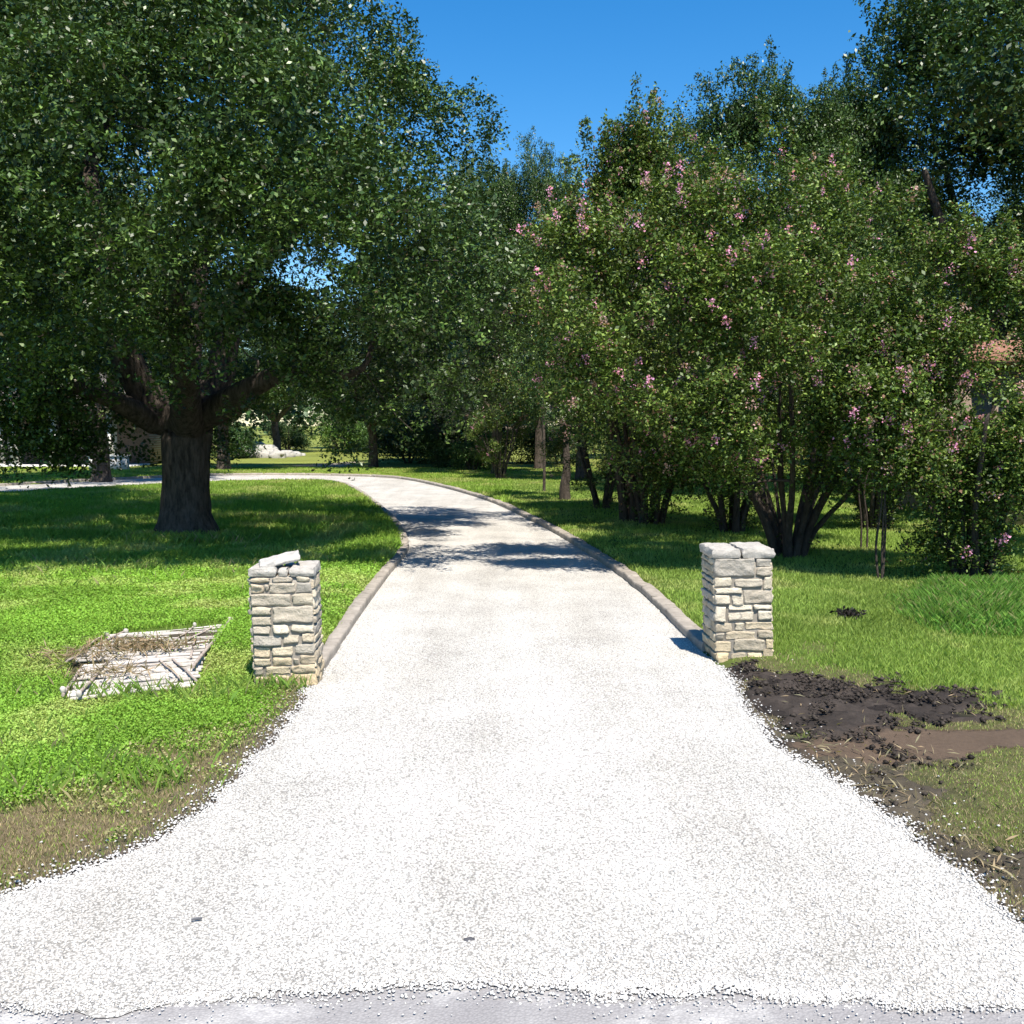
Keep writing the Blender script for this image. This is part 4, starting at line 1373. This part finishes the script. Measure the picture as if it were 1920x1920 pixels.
tag(house, 'single storey brick house with white porch columns at the far left behind the great oak', 'house')
g = G(205, 884)
A = Acc(); box(A, -.8, .8, -.15, .15, -.05, .62); box(A, -.86, .86, -.2, .2, .62, .7)
o_ = A.build('low_wall', M_white); o_.location = (g[0], g[1], 0)
tag(o_, 'low cream garden wall in front of the brick house', 'wall')

D = 19.0
x0 = (1840 - 960) / F * D
h2 = empty('house', (x0, D, 0))
A = Acc(); box(A, .5, 8.5, .5, 5.5, -.1, 3.0); A.build('wall', M_tan, h2)
ze, zr = CAMH + (795 - 684) / F * D, CAMH + (795 - 658) / F * D
A = Acc()
V = [(0, 0, ze), (9, 0, ze), (9, 6, ze), (0, 6, ze), (1.1, 2.2, zr + .35), (7.9, 2.2, zr + .35), (7.9, 3.8, zr + .35), (1.1, 3.8, zr + .35), (0, 0, ze + .1), (9, 0, ze + .1), (9, 6, ze + .1), (0, 6, ze + .1)]
A.add(V, [(0, 3, 2, 1), (0, 1, 9, 8), (1, 2, 10, 9), (2, 3, 11, 10), (3, 0, 8, 11), (8, 9, 5, 4), (9, 10, 6, 5), (10, 11, 7, 6), (11, 8, 4, 7), (4, 5, 6, 7)])
A.build('roof', M_salmon, h2)
A = Acc(); box(A, 2.0, 3.4, .42, .56, 1.0, 2.4); wd_ = A.build('window', M_white, h2)
A = Acc(); box(A, 2.08, 3.32, .38, .43, 1.08, 2.32); A.build('pane', M_dark, wd_)
tag(h2, 'house with a salmon coloured roof showing above the shrubs at the right edge', 'house')

# distant pale building in the gap right of the bend
D = 150
x0 = (884 - 960) / F * D
h3 = empty('house', (x0, D, 0))
A = Acc(); box(A, 0, 9, 0, 6, -.1, 2.5); A.build('wall', M_tan, h3)
A = Acc()
V = [(-.4, -.4, 2.5), (9.4, -.4, 2.5), (9.4, 6.4, 2.5), (-.4, 6.4, 2.5), (2, 3, 4.0), (7, 3, 4.0)]
A.add(V, [(0, 3, 2, 1), (0, 1, 5, 4), (2, 3, 4, 5)]); A.add(V, [(1, 2, 5), (3, 0, 4)])
A.build('roof', M_salmon, h3)
tag(h3, 'tiny distant pale building across the far lawn in the gap right of the driveway bend', 'house')


# ------------------------------------------------------------------ rocks
def rock(px, py, size, seed, label, flat=.8, group=None, col=(.50, .475, .42), name='rock'):
    import bmesh
    bm = bmesh.new()
    bmesh.ops.create_icosphere(bm, subdivisions=3, radius=1)
    V = np.array([v.co[:] for v in bm.verts]); Fc = np.array([[v.index for v in f.verts] for f in bm.faces])
    bm.free()
    q = fbm(V * 1.1 + seed, seed, 2)[:, None]
    V = V * (.65 + .7 * q) + .05 * (fbm(V * 5, seed + 2, 2)[:, None] - .5)
    V = np.round(V * 2.2) / 2.2 * .7 + V * .3
    V = V * np.array([1.25, .9, flat]) * size
    A = Acc(); A.add(V, Fc, col)
    o = A.build(name, M_cap)
    g = G(px, py)
    o.location = (g[0], g[1], size * flat * .45)
    return tag(o, label, 'rock', group)


RK = 'white limestone boulders piled on the far lawn'
labs = ['leftmost boulder of the white rock pile', 'second boulder from the left in the white rock pile', 'largest rounded boulder left of the middle of the white rock pile', 'boulder at the middle of the white rock pile front row',
        'boulder right of the middle in the white rock pile', 'second boulder from the right end of the white rock pile', 'small flat boulder at the right end of the white rock pile', 'upper left boulder stacked at the back of the white rock pile',
        'tallest boulder standing at the back of the white rock pile', 'upper boulder leaning behind the middle of the white rock pile']
for i, (px, py, s_) in enumerate([(458, 858, .40), (478, 860, .42), (500, 861, .5), (520, 862, .42), (538, 860, .45), (553, 858, .36), (565, 857, .22), (455, 853, .5), (476, 849, .75), (502, 853, .6)]):
    rock(px, py, s_, 600 + i, labs[i], group=RK)
rock(1110, 1783, .010, 640, 'small brown clump of dry leaves on the gravel near the street', .5, col=(.2, .14, .09), name='leaf_litter') if False else None
rock(880, 1766, .019, 641, 'small dark grey stone lying alone on the white gravel near the street', .5, col=(.12, .12, .13), name='dark_stone')
rock(1533, 1064, .09, 642, 'small white stone in the shade under the largest crape myrtle', .6, name='white_stone')
rock(1810, 1247, .05, 643, 'pale stone lying in the short grass above the bare soil', .4, name='pale_stone')
rock(615, 872, .5, 644, 'flat pale slab set in the far lawn beyond the driveway', .10, name='flat_stone')


def clump(px, py, rad, n_, cols, label, name, cat, seed, h=.6, L=.05, asp=.18):
    """small tangled heap of bits"""
    r = np.random.default_rng(seed)
    g = G(px, py)
    P = r.normal(0, 1, (n_, 3)) * rad * .5
    P[:, 2] = np.abs(P[:, 2]) * h
    A = Acc()
    leaf_mesh(A, P, r.normal(0, 1, (n_, 3)) + np.array([0, 0, .6]), L * (.5 + r.random(n_)), pal(n_, cols, .5, r), asp, seed)
    o = A.build(name, M_grass)
    o.location = (g[0], g[1], float(ground_h(g[None])[0]) + .015)
    return tag(o, label, cat)


clump(1109, 1783, .04, 90, (.22, .15, .10), 'small brown clump of dry leaves on the gravel near the street', 'leaf_litter', 'leaf litter', 650, .4, .03, .3)
clump(1592, 1176, .10, 260, (.03, .026, .024), 'small dark mound of dug earth alone on the right lawn', 'earth_mound', 'mound', 651, .6, .05, .5)
A = Acc(); g = G(369, 1732)
tube(A, [(-.020, -.006, .012), (0, 0, .014), (.020, .007, .012)], [.004, .0055, .004], 7, (.1, .1, .11), cap=True)
o_ = A.build('twig', solid_mat('twig_grey', (.14, .14, .15))); o_.location = (g[0], g[1], .008)
tag(o_, 'short dark grey twig lying on the white gravel at the lower left', 'twig')

# ------------------------------------------------------------------ collapsed slatted panel on the left lawn
M_wood = solid_mat('weathered_wood', usecol=True, nscale=22, amount=.7, dark=.45, bump=.4, bscale=60, bdist=.006)


def slat_panel(root, name, corners, ns, z0, zt, seed, gaps=.15, rad=.011):
    """thin round slats between two sides; corners in metres: near-left, near-right, far-right, far-left"""
    r = np.random.default_rng(seed)
    a, b, c, d_ = [np.array(q) for q in corners]
    A = Acc()
    for i in range(ns):
        f = (i + .5) / ns
        p0 = a + (d_ - a) * f; p1 = b + (c - b) * f
        s0, s1 = r.uniform(0, .06), 1 - r.uniform(0, .06)
        if r.random() < gaps: s1 = r.uniform(.5, .9)
        if r.random() < gaps * .6: s0 = r.uniform(.15, .4)
        q0, q1 = p0 + (p1 - p0) * s0, p0 + (p1 - p0) * s1
        k = 7
        t = np.linspace(0, 1, k)
        P = q0 + (q1 - q0) * t[:, None]
        P = P + np.c_[np.zeros(k), r.normal(0, .006, k)]
        Z = z0 + (zt - z0) * f + .012 * r.random() + .008 * np.sin(t * 5 + r.random() * 6)
        g_ = r.uniform(.7, 1.1)
        tube(A, np.c_[P, Z], np.full(k, rad * r.uniform(.8, 1.25)), 6, np.array((.66, .60, .53)) * g_, cap=True)
    return A.build(name, M_wood, root)


pan = empty('collapsed_fence_panel', (*G(270, 1250), 0))
oo = G(270, 1250)
q = lambda x, y: G(x, y, .06) - oo
slat_panel(pan, 'slat_panel', [q(122, 1308), q(368, 1284), q(386, 1236), q(150, 1250)], 19, .04, .06, 1, rad=.016)
slat_panel(pan, 'slat_panel', [q(122, 1250), q(380, 1240), q(428, 1176), q(205, 1198)], 26, .075, .07, 2, gaps=.18, rad=.016)
for i, (x0_, y0_, x1_, y1_, z_, rd) in enumerate([(118, 1306, 152, 1256, .07, .012), (148, 1308, 203, 1246, .085, .013), (292, 1236, 340, 1280, .088, .009), (320, 1238, 368, 1282, .09, .010), (322, 1226, 400, 1182, .10, .010),
                                                  (320, 1216, 362, 1184, .10, .008), (362, 1262, 432, 1172, .11, .014), (358, 1242, 364, 1212, .10, .010), (125, 1250, 232, 1192, .10, .011), (150, 1228, 200, 1196, .10, .008)]):
    A = Acc()
    a_, b_ = q(x0_, y0_), q(x1_, y1_)
    t = np.linspace(0, 1, 6)[:, None]
    P = np.c_[a_ + (b_ - a_) * t, np.full(6, z_) + .006 * np.sin(np.arange(6) * 1.7 + i)]
    tube(A, P, np.full(6, rd), 7, np.array((.52, .43, .36)) * (.85 + .3 * random.random()), cap=True)
    A.build('rail', M_wood, pan)
for i, (x_, y_, s_) in enumerate([(432, 1170, .035), (236, 1192, .022), (199, 1198, .024), (118, 1304, .02), (148, 1312, .02), (365, 1180, .016)]):
    A = Acc(); a_ = q(x_, y_)
    P = [(a_[0], a_[1], .08), (a_[0] + .004, a_[1], .095), (a_[0], a_[1], .115), (a_[0], a_[1] + .004, .125)]
    tube(A, P, [s_ * .7, s_, s_ * 1.05, s_ * .6], 9, (.62, .56, .48), cap=True)
    A.build('post_end', M_wood, pan, smooth=True)
A = Acc()
k = 900
r = np.random.default_rng(9)
cx_ = [q(262, 1226), q(235, 1222), q(215, 1272), q(160, 1240), q(290, 1220)]
P = np.array([cx_[j] for j in r.integers(0, 5, k)]) + r.normal(0, 1, (k, 2)) * np.array([.22, .12])
leaf_mesh(A, np.c_[P, .10 + .06 * r.random(k)], r.normal(0, 1, (k, 3)) + np.array([0, 0, 1]), .09 + .07 * r.random(k), pal(k, (.26, .20, .12), .5, r), .09, 5)
dg = A.build('dry_grass', M_grass, pan)
tag(pan, 'collapsed whitish slatted wooden panel lying flat in the grass left of the left pillar', 'fence panel')

# ------------------------------------------------------------------ grass
def scatter(n_, d0, d1, px0, px1, power=1.0):
    """points on the ground between distances d0..d1, density ~ 1/d^2 beyond d0"""
    u = rng.random(n_)
    d = d0 * (d1 / d0) ** u
    x = (px0 + (px1 - px0) * rng.random(n_) - 960) / F * d
    return np.c_[x, d]


def blades(A, P, h, wd, cols, lean=.5):
    k = len(P)
    z = ground_h(P) - .004
    a = rng.random(k) * 2 * PI
    dx, dy = np.cos(a), np.sin(a)
    la = rng.random(k) * 2 * PI
    lx, ly = np.cos(la) * lean * h * rng.random(k), np.sin(la) * lean * h * rng.random(k)
    B = np.c_[P, z]
    V = np.stack([B - np.c_[dx, dy, dx * 0] * (wd / 2)[:, None], B + np.c_[dx, dy, dx * 0] * (wd / 2)[:, None],
                  B + np.c_[dx * wd * .35 + lx * .4, dy * wd * .35 + ly * .4, h * .6], B + np.c_[lx, ly, h]], 1)
    A.add(V.reshape(-1, 3), np.arange(4 * k).reshape(k, 4), cols)


pan_poly = np.array([G(*p_) for p_ in [(118, 1308), (370, 1286), (428, 1182), (215, 1203), (130, 1245)]])
pil_boxes = [(pl, .26), (pr, .26)]
cones = []


def allowed(P):
    s = sd_at(P)
    ok = s > np.where(P[:, 1] > 8.0, np.where(P[:, 0] < 0, .12, .15), .02 + .1 * rng.random(len(P)) ** 2)
    for c_, w_ in pil_boxes:
        ok &= ~((abs(P[:, 0] - c_[0]) < w_) & (abs(P[:, 1] - c_[1]) < w_))
    ok &= ~((sdist(P, pan_poly) < -.02) & (rng.random(len(P)) < .96))
    return ok


def gcol(P, n_, d_, x_, wk, dl):
    r_ = rng
    left = P[:, 0] < 0
    base = np.where(left[:, None], np.array((.215, .335, .050)), np.array((.245, .345, .070)))
    t = fbm(P * .7, 71, 3)[:, None]
    base = base * (.7 + .6 * t)
    yel = fbm(P * 1.3 + 30, 73, 3)[:, None]
    base = base * (1 - sstep(yel, .5, .75)) + np.array((.35, .38, .12)) * sstep(yel, .48, .72)
    dry = np.clip(dl * .8 + wk * .55 + x_ * .35, 0, .93)
    isd = r_.random(n_) < dry
    base[isd] = np.array((.36, .29, .165)) * (.6 + .7 * r_.random((isd.sum(), 1)))
    # blades by the kerb and gravel edge are paler
    return base * (.75 + .5 * r_.random((n_, 1)))


A = Acc()
P = scatter(820000, 3.6, 46, -120, 2040)
far_keep = rng.random(len(P)) < 1
P = P[allowed(P)]
d, m_, x_, wk, dl = soil_masks(P)
keep = rng.random(len(P)) > np.clip(d * 1.0 + m_ * 1.02 + x_ * .62 + wk * .18 + dl * .12, 0, 1)
P, d, m_, x_, wk, dl = [q_[keep] for q_ in (P, d, m_, x_, wk, dl)]
dist = P[:, 1]
k = len(P)
left = P[:, 0] < 0
hgt = np.where(left, .042, .036) * (.6 + .9 * rng.random(k)) * (1 + .7 * (fbm(P * .9, 81, 3) - .45))
shade_t = sstep(dist, 12.5, 15.5) * (1 - sstep(dist, 24, 34))
hgt *= 1 + .9 * shade_t * left + .2 * shade_t * ~left
hgt *= 1 - .55 * np.clip(dl + wk + x_, 0, 1)
wdt = .0048 * np.maximum(1, dist / 6.5)
blades(A, P, hgt, wdt, gcol(P, k, d, x_, wk, dl), .9)
# broad little leaves of clover and weeds, mostly on the left
P = scatter(230000, 3.8, 17, -120, 800)
P = P[allowed(P)]
d, m_, x_, wk, dl = soil_masks(P)
keep = (rng.random(len(P)) > np.clip(dl * 1.0, 0, 1)) & (fbm(P * 1.1, 91, 3) + .25 * rng.random(len(P)) > .42)
P, d, x_, wk, dl = P[keep], d[keep], x_[keep], wk[keep], dl[keep]
k = len(P)
nrm = rng.normal(0, .55, (k, 3)) + np.array([0, -.1, 1])
cols = gcol(P, k, d, x_, wk, dl) * np.array([.95, 1.1, .9])
leaf_mesh(A, np.c_[P, ground_h(P) + .018 + .04 * rng.random(k)], nrm, .016 * (.7 + .7 * rng.random(k)) * np.maximum(1, P[:, 1] / 8), cols, .75, 3)
# tall weeds along kerbs and pillar feet
for (cx_, cy_), sx_, sy_, k, hh in [(pl + np.array([.02, -.27]), .22, .05, 240, .11), (G(640, 1170) + np.array([-.35, 0]), .1, .8, 500, .10), (G(150, 1085), 1.7, .7, 1100, .12), (G(450, 1070), 1.3, .6, 800, .10), (G(360, 1030), .6, .25, 900, .16), (G(240, 1310), .5, .12, 500, .12),
                                    (G(165, 1470), .35, .18, 300, .12), (G(60, 1420), .5, .3, 300, .10)]:
    P = np.array([cx_, cy_]) + rng.normal(0, 1, (k, 2)) * np.array([sx_, sy_])
    P = P[sd_at(P) > .05]
    k = len(P)
    blades(A, P, hh * (.5 + .8 * rng.random(k)), np.full(k, .0045 if cy_ < 9 else .008), pal(k, (.17, .27, .05), .4, rng, [((.3, .26, .13), .15)]), 1.0)
tag(A.build('grass', M_grass), 'short green lawn grass and clover on both sides of the driveway', 'grass', kind='stuff')

A = Acc()
k = 27000
tp = np.array([G(*p_) for p_ in [(1720, 1190), (1705, 1140), (1740, 1105), (1830, 1110), (2000, 1110), (2080, 1180), (2000, 1215), (1800, 1205)]])
lo, hi = tp.min(0), tp.max(0)
P = lo + (hi - lo) * rng.random((k * 2, 2))
P = P[sdist(P, tp) + .5 * (fbm(P * 2, 57, 3) - .5) < .25 * rng.random(len(P)) - .05]
k = len(P)
blades(A, P, .17 * (.3 + 1.0 * rng.random(k)) * (.45 + fbm(P * 1.5, 58, 2)) * (.45 + .55 * sstep(-sdist(P, tp), -.1, .25)), np.full(k, .005), pal(k, (.14, .27, .045), .5, rng, [((.3, .3, .12), .12)]), 1.1)
tag(A.build('tall_grass', M_grass), 'patch of taller lush grass below the bushy crape myrtle at the right', 'tall grass', kind='stuff')

# fallen dry bits over the soil
A = Acc()
P = np.c_[rng.uniform(1.8, 6.5, 9000), rng.uniform(4, 9, 9000)]
d, m_, x_, wk, dl = soil_masks(P)
P = P[(rng.random(len(P)) < x_ * .9 + d * .10) & (sd_at(P) > .03)]
k = len(P)
leaf_mesh(A, np.c_[P, ground_h(P) + .02 + .02 * rng.random(k)], rng.normal(0, .5, (k, 3)) + np.array([0, 0, 1]), .05 + .05 * rng.random(k), pal(k, (.27, .22, .13), .5, rng), .12, 8)
P = np.c_[rng.uniform(1.8, 6.5, 60000), rng.uniform(4, 9, 60000)]
d, m_, x_, wk, dl = soil_masks(P)
P = P[(rng.random(len(P)) < np.clip(d * .6 * sstep(fbm(P * 3, 97, 3), .45, .65) + x_ * .35 * (fbm(P * 4, 98, 2) > .5) + .5 * d * (1 - d) * 4, 0, 1)) & (sd_at(P) > .05)]
d_keep = soil_masks(P)[0]
pebbles(P, ground_h(P) + .012 + .02 * d_keep, .003 + .020 * rng.random(len(P)) ** 4, np.array((.05, .040, .032)) * (.5 + 1.2 * rng.random((len(P), 1))), A, .8)
tag(A.build('soil_clods', M_grass), 'dark clods and dry straw scattered over the bare soil', 'soil clods', kind='stuff')
